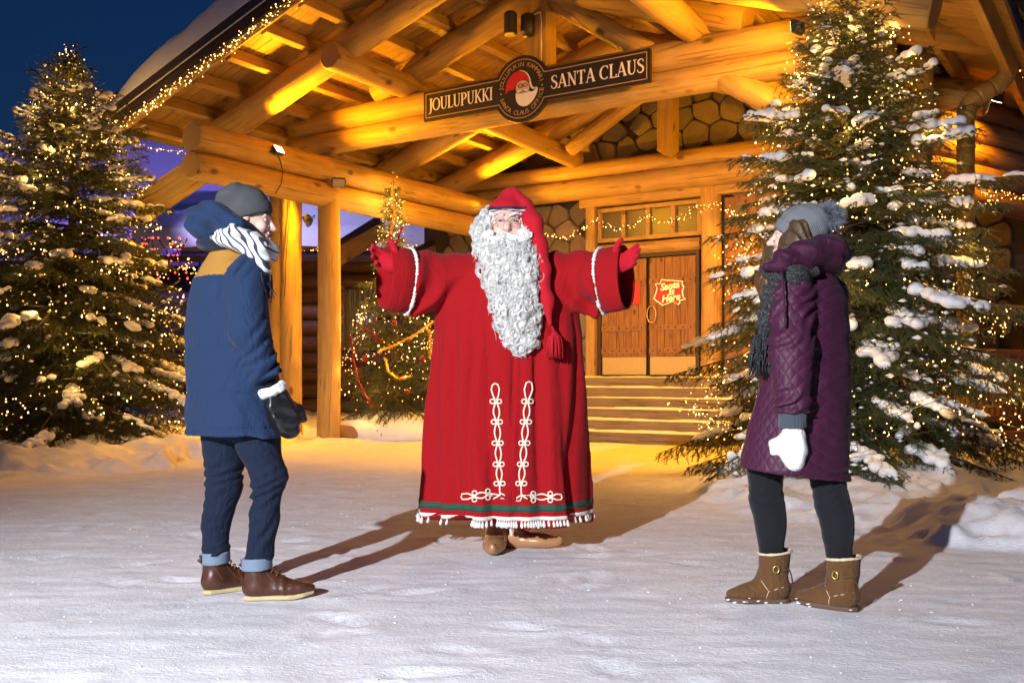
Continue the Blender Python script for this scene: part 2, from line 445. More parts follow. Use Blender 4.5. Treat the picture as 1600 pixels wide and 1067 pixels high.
# the roof boards run up the slope: one object each
roof = MB(); L = (RIDGE_U-UE)*math.hypot(1, SL)
bw = .142
unit = MB(); unit.box((0, 0, 0), (L, bw-.006, .025)); ume = unit.mesh('roof_board'); ume.materials.append(M['board'])
k = 0; v = VB+.03
while v < 4.9:
    for s in (1, -1):
        um = (RIDGE_U+UE)/2; uu = um if s == 1 else 2*RIDGE_U-um
        o = bpy.data.objects.new('roof_board', ume); COL.objects.link(o); o.parent = porch
        x = (EU*s+Vector((0, 0, SL))).normalized(); z = UPN[s]; y = z.cross(x)
        o.rotation_euler = Matrix((x, y, z)).transposed().to_euler()
        o.location = PP(uu, v+bw/2, rz(um, 5.072+random.uniform(0, .004)))-ROOTLOC[porch.name]
    v += bw
for s in (1, -1):                                                       # barge boards: dark capping over a pale board
    def pu(u): return u if s == 1 else 2*RIDGE_U-u
    timber('barge_board', PP(pu(UE-.08), VB-.05, rz(UE-.08, 5.11)), PP(pu(RIDGE_U), VB-.05, rz(RIDGE_U, 5.11)), .045, .24, porch, M['fascia'], up=UPN[s])
    timber('barge_board', PP(pu(UE-.1), VB-.09, rz(UE-.1, 5.20)), PP(pu(RIDGE_U), VB-.09, rz(RIDGE_U, 5.20)), .045, .13, porch, M['fascia'], up=UPN[s])
    timber('barge_board', PP(pu(UE-.05), VB-.015, rz(UE-.05, 4.945)), PP(pu(RIDGE_U), VB-.015, rz(RIDGE_U, 4.945)), .04, .14, porch, M['beam'], up=UPN[s])
    timber('eave_board', PP(pu(UE-.03), VB+.05, rz(UE, 5.02)), PP(pu(UE-.03), 4.9, rz(UE, 5.02)), .04, .2, porch, M['fascia'])
timber('brace', at(318, 262, 13.0), at(215, 330, 13.2), .2, .34, porch, M['beam'])
# snow lying on the roof
def roof_snow(s):
    us = np.linspace(UE-.12, RIDGE_U+.02, 46); vs = np.concatenate([np.linspace(VB-.11, VB+.6, 14), np.linspace(VB+.7, 4.9, 22)])
    U, Vv = np.meshgrid(us, vs)
    d = np.minimum(U-us[0], Vv-vs[0]); du = U-us[0]; dv = Vv-vs[0]
    t = .56*np.sqrt(np.clip(1-np.clip(1-dv/.42, 0, 1)**2, 0, 1))*np.clip(1-np.clip(1-du/1.05, 0, 1)**2, 0, 1)**.5
    P3 = np.stack([U, Vv, 0*U], -1).reshape(-1, 3)
    t = t*(1+.10*fbm(P3, 1.3, 3, 40+s).reshape(U.shape))+.012*vnoise(P3, 7, 5).reshape(U.shape)*(t > .05)
    bulge = .07*np.sin(np.clip(dv/.35, 0, 1)*math.pi)*0
    Uo = U if s == 1 else 2*RIDGE_U-U
    base = 5.275+SL*U
    def grid(zz):
        return np.stack([P0.x+EU.x*Uo+EV.x*(Vv-bulge), P0.y+EU.y*Uo+EV.y*(Vv-bulge), zz], -1).reshape(-1, 3)
    top = grid(base+np.maximum(t, .0)); bot = grid(base-.16)
    ny, nx = U.shape; idx = np.arange(ny*nx).reshape(ny, nx); N = ny*nx
    F = np.stack([idx[:-1, :-1], idx[:-1, 1:], idx[1:, 1:], idx[1:, :-1]], -1).reshape(-1, 4).tolist()
    if s == -1: F = [f[::-1] for f in F]
    mb = MB(); mb.add(top, F)
    rim = list(idx[0, :])+list(idx[1:, -1])+list(idx[-1, -2::-1])+list(idx[-2:0:-1, 0])
    mb.add(np.vstack([top[rim], bot[rim]]), [(i, i+len(rim), (i+1) % len(rim)+len(rim), (i+1) % len(rim)) for i in range(len(rim))])
    mb.build('roof_snow', M['snow'], porch, smooth=True)
roof_snow(1); roof_snow(-1)

# ================================================================== stone facade, doors, steps
def clip_poly(poly, p, nrm):
    out = []
    for i in range(len(poly)):
        a, b = poly[i], poly[(i+1) % len(poly)]
        da, db = np.dot(a-p, nrm), np.dot(b-p, nrm)
        if da <= 0: out.append(a)
        if (da < 0 < db) or (db < 0 < da): out.append(a+(b-a)*(da/(da-db)))
    return out
def stones(rect, cell, frame, parent, depth=.07, seed=1, keep=None, mat='stone'):
    """irregular field stones laid in a rectangle (s, z) of a wall; frame(s, z, out) -> world"""
    rng = np.random.default_rng(seed); s0, s1, z0, z1 = rect
    pts = []
    nz = max(1, round((z1-z0)/cell[1])); ns = max(1, round((s1-s0)/cell[0]))
    for i in range(-1, ns+1):
        for j in range(-1, nz+1):
            pts.append([s0+(i+.5+(.5 if j % 2 else 0)*.8+rng.uniform(-.36, .36))*(s1-s0)/ns, z0+(j+.5+rng.uniform(-.36, .36))*(z1-z0)/nz])
    pts = np.array(pts)
    for i, p in enumerate(pts):
        if not (s0-.05 < p[0] < s1+.05 and z0-.05 < p[1] < z1+.05): continue
        if keep and not keep(p): continue
        poly = [np.array(q, float) for q in ((s0, z0), (s1, z0), (s1, z1), (s0, z1))]
        for j, q in enumerate(pts):
            if j == i: continue
            dd = q-p; l = np.linalg.norm(dd)
            if l > 3*max(cell): continue
            poly = clip_poly(poly, (p+q)/2-dd/l*.0085, dd/l)
            if len(poly) < 3: break
        if len(poly) < 3: continue
        poly = np.array(poly); c = poly.mean(0)
        # round the corners
        Q = []
        for a in range(len(poly)):
            A, B = poly[a], poly[(a+1) % len(poly)]
            Q += [A*.87+B*.13, A*.13+B*.87]
        Q = np.array(Q)
        if np.ptp(Q[:, 0]) < .05 or np.ptp(Q[:, 1]) < .05: continue
        dep = depth*rng.uniform(.55, 1.25); tx, tz = rng.normal(0, .10, 2)
        rings = []
        for sc, out in ((1.0, -.03), (.985, dep*.6), (.90, dep*.95)):
            rr = c+(Q-c)*sc
            rings.append([list(frame(a, b, out+(tx*(a-c[0])+tz*(b-c[1])) if out > 0 else out)) for a, b in rr])
        mb = MB(); mb.loft(rings, 0, False, False)
        n = len(Q); top = rings[-1]+[list(frame(c[0], c[1], dep*1.06))]
        mb.add(top, [(a, (a+1) % n, n) for a in range(n)])
        org = frame(c[0], c[1], 0)
        mb.build('stone', M[mat], parent, smooth=True, loc=org)
FV = 5.0
facade = root('stone_facade', PP(2.9, FV, 0), 'field stone front wall with a double plank door under the porch', 'building')
mb = MB(); mb.box(PP(3.4, FV+.17, 3.2), (11, .3, 6.4), (EU, EV, (0, 0, 1))); mb.build('wall', M['mortar'], facade)
ff = lambda s, z, o: PP(s, FV+.02-o, z)
stones((-1.6, 1.72, .95, 4.15), (.42, .34), ff, facade, seed=3)
stones((4.35, 8.6, .95, 4.15), (.45, .36), ff, facade, seed=4)
stones((1.0, 6.6, 4.82, 5.95), (.44, .33), ff, facade, seed=5)
stones((1.9, 4.2, 4.0, 4.16), (.38, .16), ff, facade, seed=6, depth=.04)
def fbox(name, u0, u1, z0, z1, out0, out1, mat, parent=facade):
    mb = MB(); mb.box(PP((u0+u1)/2, FV-(out0+out1)/2, (z0+z1)/2), (u1-u0, abs(out1-out0), z1-z0), (EU, EV, (0, 0, 1)))
    o = mb.build(name, mat, parent, loc=PP((u0+u1)/2, FV-(out0+out1)/2, (z0+z1)/2))
    return o
timber('door_post', PP(1.82, FV-.1, .95), PP(1.82, FV-.1, 4.12), .2, .18, facade, M['beam'], up=EU)
log('door_post', PP(4.08, FV-.12, .95), PP(4.08, FV-.12, 4.14), .175, .17, facade)
timber('lintel', PP(1.62, FV-.13, 4.08), PP(5.6, FV-.13, 4.08), .2, .17, facade, M['beam'])
log('door_header', PP(1.94, FV-.07, 3.22), PP(3.88, FV-.07, 3.22), .11, .11, facade)
glass = NT('dark warm glass'); glass.p(Base__Color=(.04, .03, .02, 1), Roughness=.3, Specular__IOR__Level=.9, Emission__Color=(1, .55, .12, 1), Emission__Strength=.05); M['glass'] = glass.mat
fr = fbox('window_frame', 1.93, 3.90, 3.36, 3.43, .02, .12, M['beam'])
fbox('window_frame', 1.93, 3.90, 3.90, 3.97, .02, .12, M['beam'])
for k in range(5):
    a = 1.93+k*(1.97-.07)/4
    fbox('mullion', a, a+.07, 3.432, 3.898, .022, .11, M['beam'])
for k in range(4):
    a = 2.0+k*(1.9)/4
    fbox('pane', a+.005, a+.40, 3.432, 3.898, .03, .045, M['glass'])
M['frame_dark'] = plain('dark door frame', (.05, .032, .02), .6)
fbox('door_frame', 1.925, 1.985, .97, 3.12, .01, .10, M['frame_dark'])
fbox('door_frame', 3.80, 3.86, .97, 3.12, .01, .10, M['frame_dark'])
fbox('door_frame', 1.99, 3.795, 3.05, 3.12, .01, .10, M['frame_dark'])
for di, (a, b) in enumerate(((1.995, 2.87), (2.93, 3.79))):
    door = fbox('door', a, b, .985, 3.04, .012, .05, M['frame_dark'])
    nb = 6; w = (b-a)/nb
    for i in range(nb):
        o = fbox('door_plank', a+i*w+.004, a+(i+1)*w-.004, 1.32, 3.03, .0505, .073+.004*(i % 2), M['door']); rp = o; 
        rp.parent = door; rp.location = Vector(ROOTLOC[rp.name])-ROOTLOC[door.name]
    def sub(name, *args):
        o = fbox(name, *args); o.parent = door; o.location = Vector(ROOTLOC[o.name])-ROOTLOC[door.name]; return o
    sub('kick_plate', a+.01, b-.01, 1.0, 1.31, .0505, .066, M['doorkick'])
    for z in (1.42, 1.82, 2.62):
        sub('door_ledge', a+.005, b-.005, z-.045, z+.045, .081, .098, M['door'])
        for i in range(6):
            mb = MB(); c = PP(a+.08+i*(b-a-.16)/5, FV-.101, z); mb.tube([c, c-EV*.008, c-EV*.012], [.014, .012, .002], 8)
            o = mb.build('stud', M['frame_dark'], facade); o.parent = door; o.location = ROOTLOC[facade.name]-ROOTLOC[door.name]
mb = MB(); cc = PP(2.99, FV-.12, 2.05)
mb.tube([cc+EU*(.085*math.cos(t))+Vector((0, 0, .15*math.sin(t))) for t in np.linspace(0, 2*math.pi, 24, endpoint=False)], .012, 6, closed=True)
M['brass'] = plain('brass', (.7, .5, .2), .3, .9)
mb.build('door_handle', M['brass'], facade, smooth=True)
fbox('side_panel', 4.3, 5.3, 1.0, 3.95, .02, .07, M['door'])

steps = root('entrance_steps', PP(2.8, 2.6, 0), 'flight of snow-dusted timber steps leading up to the plank door', 'steps')
stepm = wood('weathered step timber', (.22, .17, .11), (.14, .105, .065), (.06, .04, .02), axis='X')
for k in range(1, 7):
    z = .158*k; vf = 1.72+.3*k; vb = 5.0 if k == 6 else vf+.42
    st = timber('step', PP(.35, (vf+vb)/2, z-.08), PP(5.3, (vf+vb)/2, z-.08), vb-vf-(.0 if k == 6 else .003), .157, steps, stepm)
    us = np.linspace(.37, 5.28, 60); vs = np.linspace(vf+.012, min(vb, vf+.30)-.005 if k < 6 else vb-.15, 7)
    U, Vv = np.meshgrid(us, vs); P3 = np.stack([U, Vv, U*0+k], -1).reshape(-1, 3)
    e = np.minimum.reduce([Vv-vs[0], vs[-1]-Vv+.06, U-us[0]+0*U, us[-1]-U]); e = np.clip(e/.05, 0, 1)
    t = (.012+.018*sstep(-.4, .6, fbm(P3, 2.6, 3, k).reshape(U.shape)))*np.sqrt(e)
    top = np.stack([P0.x+EU.x*U+EV.x*Vv, P0.y+EU.y*U+EV.y*Vv, z+.0005+t], -1).reshape(-1, 3)
    idx = np.arange(U.size).reshape(U.shape)
    F = np.stack([idx[:-1, :-1], idx[:-1, 1:], idx[1:, 1:], idx[1:, :-1]], -1).reshape(-1, 4).tolist()
    mb = MB(); mb.add(top, F); mb.build('snow_layer', M['snow'], steps, smooth=True)

# ================================================================== right wing
EW = Vector((.82, .573, 0)); EWN = Vector((-.573, .82, 0))
wing = root('log_wing', at(1450, 700, 11.6), 'dark log side wing with stone pier and deep eaves beside the porch', 'building')
S0 = Vector((4.2, 11.15, 0))
def WP(s, o, z): return S0+EW*s+EWN*o+Vector((0, 0, z))
log('eave_beam', at(1306, 22, 10.0), at(1650, 74, 11.9), .205, .215, wing)
M['midlog'] = wood('weathered log', (.33, .18, .075), (.2, .105, .045), (.1, .05, .02))
for i in range(6):
    log('wall_log', WP(-.2, .35, 3.28+.285*i), WP(6.5, .35, 3.28+.285*i), .16, .16, wing, [M['midlog'], M['end']])
log('post', at(1432, 740, 11.3)+Vector((0, 0, -.2)), Vector((at(1432, 0, 11.3).x, 11.3, 4.6)), .19, .18, wing)
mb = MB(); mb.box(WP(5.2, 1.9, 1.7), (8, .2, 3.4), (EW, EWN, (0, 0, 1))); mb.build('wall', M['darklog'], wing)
mb = MB(); mb.box(WP(2.35, 1.02, 1.6), (.95, .3, 3.2), (EW, EWN, (0, 0, 1))); mb.build('pier', M['mortar'], wing)
wf = lambda s, z, o: WP(s, .87-o, z)
stones((1.88, 2.82, 0, 3.12), (.33, .33), wf, wing, seed=12, depth=.09)
timber('sill', WP(1.0, .62, 1.9), WP(5, .62, 1.9), .26, .12, wing, M['beam'])
timber('soffit', WP(-1.2, .0, 5.28), WP(6.5, .0, 5.28), 1.6, .06, wing, M['board'])
for i in range(7):
    timber('lookout', WP(-.6+i*.75, -.78, 5.14), WP(-.6+i*.75, .6, 5.14), .12, .16, wing, M['beam'])
rail = root('wooden_railing', WP(2.6, .1, 0), 'dark wooden railing with upright slats on the side wing veranda', 'railing')
timber('top_rail', WP(.9, .2, 1.28), WP(4.6, .2, 1.28), .1, .09, rail, M['midlog'])
timber('bottom_rail', WP(.9, .2, .42), WP(4.6, .2, .42), .1, .09, rail, M['midlog'])
for i in range(26):
    timber('slat', WP(.98+i*.14, .2, .466), WP(.98+i*.14, .2, 1.234), .05, .06, rail, M['midlog'], up=EW)
timber('deck_edge', WP(.6, .2, .16), WP(5.5, .2, .16), .5, .2, rail, M['midlog'])
# downpipe
dp = root('drainpipe', at(1509, 690, 11.35), 'ochre painted round drainpipe with ribbed double elbow', 'drainpipe')
M['pipe'] = plain('ochre sheet metal', (.42, .27, .07), .42, .25, var=.1, nscale=4, bump=.06, bscale=12)
YP = 11.35
mb = MB(); mb.tube([at(1509, 688, YP), at(1509, 400, YP), at(1509, 186, YP)], [.098]*3, 20)
mb.build('pipe', M['pipe'], dp, smooth=True)
def arc(pts, rib):
    mb = MB(); P = []; R = []
    for i in range(len(pts)-1):
        for t in np.linspace(0, 1, 5, endpoint=False): P.append(Vector(pts[i]).lerp(Vector(pts[i+1]), t)); R.append(.101+(.006 if (len(P) % 2 and rib) else 0))
    P.append(Vector(pts[-1])); R.append(.101); mb.tube(P, R, 20); return mb
q = lambda a: [at(x, y, YP+dy) for x, y, dy in a]
arc(q([(1509, 188, 0), (1511, 172, 0), (1517, 160, -.01), (1527, 151, -.03)]), True).build('elbow', M['pipe'], dp, smooth=True)
arc(q([(1527, 151, -.03), (1550, 138, -.06)]), False).build('pipe', M['pipe'], dp, smooth=True)
arc(q([(1550, 138, -.06), (1562, 130, -.07), (1572, 118, -.08), (1576, 96, -.08)]), True).build('elbow', M['pipe'], dp, smooth=True)
for yy in (230, 420):
    mb = MB(); c = at(1509, yy, YP); mb.tube([c+Vector((0, 0, .02)), c-Vector((0, 0, .02))], .106, 20); mb.build('bracket', M['pipe'], dp)

# ================================================================== buildings behind
cab = root('log_cabin', at(560, 640, 22), 'dark round-log cabin behind the porch posts with snow on its roof', 'building')
YC = 22.0
for i in range(10):
    z = .3+.35*i
    if 1.6 < z < 2.9:
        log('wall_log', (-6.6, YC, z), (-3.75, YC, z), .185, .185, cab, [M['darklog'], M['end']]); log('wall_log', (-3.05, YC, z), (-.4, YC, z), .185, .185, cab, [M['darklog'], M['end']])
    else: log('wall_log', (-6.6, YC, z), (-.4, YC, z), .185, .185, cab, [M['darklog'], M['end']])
log('wall_plate', (-7.2, YC-.5, 3.72), (0, YC-.5, 3.72), .15, .15, cab)
M['curtain'] = plain('striped curtain', (.25, .27, .38), .8)
mb = MB(); mb.box((-3.4, YC+.1, 2.25), (.72, .04, 1.4)); mb.build('window_pane', M['glass'], cab)
for i in range(6):
    mb = MB(); mb.tube([(-3.68+i*.112, YC+.03, 1.6), (-3.68+i*.112, YC+.03, 2.92)], .03, 8); mb.build('curtain_fold', M['curtain'], cab, smooth=True)
for a in (-3.77, -3.03): timber('window_frame', (a, YC-.12, 1.55), (a, YC-.12, 2.98), .08, .1, cab, M['midlog'], up=(1, 0, 0))
mb = MB(); n = 26
us = np.linspace(-8.2, 1.5, 40); ts = np.linspace(0, 1, 14)
U, T = np.meshgrid(us, ts)
P3 = np.stack([U, T*5, U*0], -1).reshape(-1, 3)
Zt = 3.72+T*1.75+.34*np.sqrt(np.clip(1-np.clip(1-T/.12, 0, 1)**2, 0, 1))+.05*fbm(P3, 1.1, 3, 8).reshape(U.shape)
top = np.stack([U, YC-1.0+T*4.6, Zt], -1).reshape(-1, 3); idx = np.arange(U.size).reshape(U.shape)
mb.add(top, np.stack([idx[:-1, :-1], idx[:-1, 1:], idx[1:, 1:], idx[1:, :-1]], -1).reshape(-1, 4).tolist())
mb.build('roof_snow', M['snow'], cab, smooth=True)
timber('roof', (-8.2, YC+1.3, 4.36), (1.5, YC+1.3, 4.36), 4.9, .14, cab, M['fascia'], up=(0, -.36, .93))
for a, b in (((520, 392), (592, 346)), ((640, 402), (712, 366))):
    timber('barge_board', at(*a, 19.2), at(*b, 20.6), .1, .22, cab, M['fascia'])
    timber('barge_board', at(a[0]+6, a[1]+10, 19.3), at(b[0]+8, b[1]+12, 20.7), .1, .36, cab, M['beam'])
hall = root('village_hall', (-10, 30, 0), 'long hall with a broad snow-covered roof glowing violet behind the left spruce', 'building')
mb = MB(); mb.box((-12, 31.5, 2.3), (30, .3, 4.6)); mb.build('wall', M['fascia'], hall)
us = np.linspace(-27, 3, 60); ts = np.linspace(0, 1, 20); U, T = np.meshgrid(us, ts)
P3 = np.stack([U, T*8, U*0], -1).reshape(-1, 3)
Zt = 4.5+T*5.1+.4*np.sqrt(np.clip(1-np.clip(1-T/.06, 0, 1)**2, 0, 1))+.12*fbm(P3, .35, 3, 18).reshape(U.shape)-.12*np.clip(T-.9, 0, 1)/.1
mb = MB(); top = np.stack([U, 29.5+T*7, Zt], -1).reshape(-1, 3); idx = np.arange(U.size).reshape(U.shape)
mb.add(top, np.stack([idx[:-1, :-1], idx[:-1, 1:], idx[1:, 1:], idx[1:, :-1]], -1).reshape(-1, 4).tolist())
mb.build('roof_snow', M['snow'], hall, smooth=True)
timber('eave_board', (-27, 29.6, 4.42), (3, 29.6, 4.42), .1, .3, hall, M['fascia'])
ch = at(72, 222, 37)
mb = MB(); mb.box(ch+Vector((0, 0, .1)), (.8, .6, .9)); mb.box(ch+Vector((0, 0, .0)), (1.7, 1.2, .12)); mb.box(ch+Vector((0, 0, .58)), (1.0, .8, .1)); mb.build('chimney', M['fascia'], hall)
# ================================================================== lamps: the visible ones, plus floodlights added to brighten porch and wing
WARM = (1.0, .385, .006)
M['lamp_body'] = plain('black lamp housing', (.03, .03, .032), .45)
M['lens_on'] = emit('lit lamp glass', (1.0, .72, .28), 14)
M['lens_off'] = plain('grey lamp glass', (.28, .29, .30), .2)
def floodlight(pos, aim, label, energy=0, spot=130, lit=True, size=1.0, group=None, blend=.6, drop=.05):
    pos = Vector(pos); d = Vector(aim).normalized()
    r = root('floodlight', pos, label, 'floodlight', group)
    x = d.cross(Vector((0, 0, 1))); x = x.normalized() if x.length > .05 else Vector(EU); y = x.cross(d)
    w, h, t = .17*size, .12*size, .07*size
    mb = MB(); rings = []
    for s, dd in ((.55, -t), (.9, -t*.6), (1.0, 0), (1.0, .012)):
        rings.append([list(pos+x*(a*w/2*s)+y*(b*h/2*s)+d*dd) for a, b in ((-1, -1), (1, -1), (1, 1), (-1, 1))])
    mb.loft(rings); mb.build('housing', M['lamp_body'], r)
    mb = MB(); mb.box(pos+d*.0155, (w*.9, h*.86, .005), (x, y, d)); mb.build('lens', M['lens_on'] if lit else M['lens_off'], r)
    mb = MB(); mb.tube([pos-x*(w*.53), pos-x*(w*.53)-d*t*1.6, pos-d*(t+drop), pos+x*(w*.53)-d*t*1.6, pos+x*(w*.53)], .007, 6); mb.build('bracket', M['lamp_body'], r)
    if energy:
        l = lamp('flood_lamp', 'SPOT', pos+d*.04, energy, WARM, target=pos+d*2, parent=r, spot_size=math.radians(spot), spot_blend=blend, shadow_soft_size=.06)
    return r
G = 'floodlights on the porch timbers'
floodlight(PP(.26, -1.25, 4.06), EU*.78+Vector((0, 0, .52))+EV*.10, 'lit square floodlight on the upper side log, beneath the snowy gable corner', 700, 150)
floodlight(PP(.24, 3.75, 3.86), EU*.75+Vector((0, 0, .55))-EV*.35, 'lit floodlight at the inner end of the side log, beside the red hat', 640, 150)
floodlight(PP(7.16, 3.2, 3.95), -EU*.7+Vector((0, 0, .6))-EV*.3, 'lit floodlight on the side log hidden behind the large spruce', 640, 150)
floodlight(PP(1.2, .34, 4.66), Vector((0, 0, -1))+EV*.35+EU*.15, 'unseen downlight added behind the front beam near the round post', 620, 140)  # unseen, added to light the porch floor orange
floodlight(PP(4.6, .34, 4.66), Vector((0, 0, -1))+EV*.45, 'unseen downlight added behind the front beam near the hanging sign', 620, 140)  # second added downlight for the floor, kept out of view behind the beam
floodlight(PP(7.15, .35, 4.2), -EU*.6+Vector((0, 0, -.8))+EV*.3, 'unseen downlight added by the knee brace behind the large spruce', 620, 140)  # added on the right side for the same floor glow, unseen
floodlight(PP(5.0, 4.45, 4.06), Vector((0, 0, -1))-EV*.35, 'small glowing lamp under the inner beam right of the door', 300, 150, size=.8)
floodlight(PP(-.32, -.02, 3.92), -EV*.6-EU*.5+Vector((0, 0, -.6)), 'black floodlight strapped to the left face of the front post', 950, 130)
floodlight(PP(.30, -.1, 3.80), EU*.6-EV*.6+Vector((0, 0, -.5)), 'unlit grey-faced floodlight tilted down beside the front post', lit=False, size=1.1)
floodlight(at(478, 346, 15.2), Vector((-.8, -.2, -.5)), 'unlit black floodlight between the two round posts', lit=False, size=1.4)
floodlight(PP(7.36, -1.28, 4.36), -EU*.85+Vector((0, 0, -.05))+EV*.22, 'floodlight added under the far rafter behind the tip of the large spruce', 430, 150)  # added so the front beam faces get warm light
floodlight(WP(1.9, -.25, 4.35), EWN*.55+EW*.05+Vector((0, 0, -.8)), 'small floodlight added under the eave log to warm the stone pier', 420, 130)  # added light for the stonework under the wing eave
# cylinder spotlight on the king post
r = root('wall_spotlight', PP(RIDGE_U-.22, -.3, 5.42), 'black cylinder spotlight fixed to the king post above the sign', 'spotlight')
c = PP(RIDGE_U-.26, -.32, 5.45)
mb = MB(); mb.tube([c+Vector((0, 0, -.14)), c+Vector((0, 0, -.13)), c+Vector((0, 0, .12)), c+Vector((0, 0, .14))], [.075, .085, .085, .07], 16); mb.build('housing', M['lamp_body'], r, smooth=False)
c2 = PP(RIDGE_U-.08, -.2, 5.44)
mb = MB(); mb.tube([c2+Vector((0, 0, -.15)), c2+Vector((0, 0, -.1)), c2+Vector((0, 0, .1)), c2+Vector((0, 0, .13))], [.06, .09, .09, .06], 14); mb.build('bracket', M['lamp_body'], r, smooth=True)
M['white_cable'] = plain('white cable', (.7, .68, .6), .5)
mb = MB(); mb.tube([PP(RIDGE_U+.02, -.19, 5.55), PP(RIDGE_U+.10, -.19, 5.56), PP(RIDGE_U+.12, -.19, 5.45), PP(RIDGE_U+.12, -.19, 4.95)], .009, 6)
tag(mb.build('power_cable', M['white_cable'], loc=PP(RIDGE_U+.1, -.19, 5.2)), 'thin white cable running down the king post to the sign', 'cable')
mb = MB()
mb.tube([at(516, y, 14.4+.02*math.sin(y)) for y in range(300, 250, -8)], .008, 5)
for a, b, c_, d_ in ((400, 258, 412, 262), ):
    pass
M['black_cable'] = plain('black cable', (.02, .02, .02), .5)
def cable(pts, label, rad=.007):
    P = []
    for i in range(len(pts)-1):
        for t in np.linspace(0, 1, 6, endpoint=False): P.append(Vector(pts[i]).lerp(Vector(pts[i+1]), t))
    P.append(Vector(pts[-1])); mb = MB(); mb.tube(P, rad, 5)
    return tag(mb.build('power_cable', M['black_cable'], loc=P[0]), label, 'cable')
cable([PP(.2, -1.2, 4.0), PP(.2, -1.15, 3.92), PP(.205, -1.12, 3.78), PP(.21, -1.15, 3.62), PP(.15, -1.2, 3.48)], 'thin black cable hanging down the side logs below the lit floodlight')
cable([PP(-.9, .1, 3.9), PP(-.88, .07, 3.4), PP(-.92, .05, 2.9), PP(-.97, .06, 2.2)], 'thin black cable running down the second round post')
# ------------------------------------------------------------------ strings of small lights
M['bulb'] = emit('fairy light', (1.0, .45, .09), 5)
M['bulb_hot'] = emit('bright fairy light', (1.0, .58, .2), 14)
M['wire'] = plain('dark green wire', (.012, .018, .010), .5)
_o = np.array([(1, 0, 0), (-1, 0, 0), (0, 1, 0), (0, -1, 0), (0, 0, 1), (0, 0, -1)], float)
OCT_F = np.array([(0, 2, 4), (2, 1, 4), (1, 3, 4), (3, 0, 4), (2, 0, 5), (1, 2, 5), (3, 1, 5), (0, 3, 5)])
def bulbs_mesh(name, pts, rad, hot=.25):
    pts = np.asarray(pts, float); n = len(pts)
    rad = np.broadcast_to(np.asarray(rad, float).reshape(-1, 1, 1), (n, 1, 1)) if np.ndim(rad) else np.full((n, 1, 1), rad)
    rad = rad*np.exp(RNG.uniform(math.log(.55), math.log(1.4), (n, 1, 1)))
    V = (pts[:, None, :]+_o[None]*rad*np.array([1, 1, 1.25])).reshape(-1, 3)
    F = (OCT_F[None]+6*np.arange(n)[:, None, None]).reshape(-1, 3)
    me = bpy.data.meshes.new(name); me.from_pydata(V.tolist(), [], F.tolist())
    mi = np.repeat((RNG.random(n) < hot).astype(int), 8); me.polygons.foreach_set('material_index', mi.tolist()); me.update()
    return me
def string_lights(paths, label, step=.05, jit=.04, rad=.009, wire=.004, loc=None, group=None, hot=.25):
    loc = Vector(loc if loc is not None else paths[0][0])
    r = root('string_lights', loc, label, 'string lights', group)
    mb = MB(); B = []
    for pts in paths:
        pts = [Vector(p) for p in pts]
        mb.tube(pts, wire, 5)
        acc = 0
        for a, b in zip(pts[:-1], pts[1:]):
            L = (b-a).length; s = step-acc
            while s < L:
                B.append(a.lerp(b, s/L)+Vector(RNG.normal(0, jit, 3))); s += step*random.uniform(.5, 1.5)
            acc = max(0, L-(s-step)) if L > step else min(acc+L, step*.99)
    mb.build('wire', M['wire'], r)
    me = bulbs_mesh('bulbs', np.array([list(b-loc) for b in B]), rad, hot)
    link('bulbs', me, [M['bulb'], M['bulb_hot']], r, kind='stuff')
    return r
pts = [PP(u, VB-.1, rz(u, 4.925)+.03*math.sin(u*9)) for u in np.linspace(UE-.1, RIDGE_U-.2, 60)]
string_lights([pts, [p+Vector((0, 0, -.05)) for p in pts]], 'fairy lights along the gable edge below the snowy roof', .035, .033, .0085)
string_lights([[PP(UE-.07, v, rz(UE, 4.9)-.03-.05*math.sin((v-VB)*3)**2) for v in np.linspace(VB, VB+2.6, 30)]], 'fairy lights along the eave behind the left spruce', .06, .02, .009)
def swag(a, b, sag, n=16):
    a = Vector(a); b = Vector(b)
    return [a.lerp(b, t)-Vector((0, 0, sag*4*t*(1-t))) for t in np.linspace(0, 1, n)]
YD = 16.9
string_lights([swag(at(845, 362, 17.3), at(932, 342, YD), .18), swag(at(932, 342, YD), at(1010, 335, 16.6), .2), swag(at(1010, 335, 16.6), at(1088, 323, 16.3), .18), swag(at(1088, 323, 16.3), at(1122, 318, 16.2), .03), swag(at(1122, 318, 16.2), at(1160, 338, 16.1), .03)],
              'garland of fairy lights swagged across the glazed transom above the door', .032, .03, .0095)
string_lights([[at(x, 392-(x-430)*.03+2*math.sin(x*.2), 20.4) for x in range(430, 700, 9)]], 'fairy lights along the eave of the dark cabin', .06, .03, .012)
string_lights([swag(at(1526, 292, 11.3), at(1562, 300, 11.4), .05), swag(at(1562, 300, 11.4), at(1615, 300, 11.5), .06), swag(at(1530, 316, 11.3), at(1580, 302, 11.4), .05)], 'fairy lights looped along the side wing above the stone pier', .03, .022, .008)
string_lights([[at(1594, y, 11.2) for y in range(0, 130, 10)]], 'fairy lights hanging beside the drainpipe elbow', .05, .02, .008)
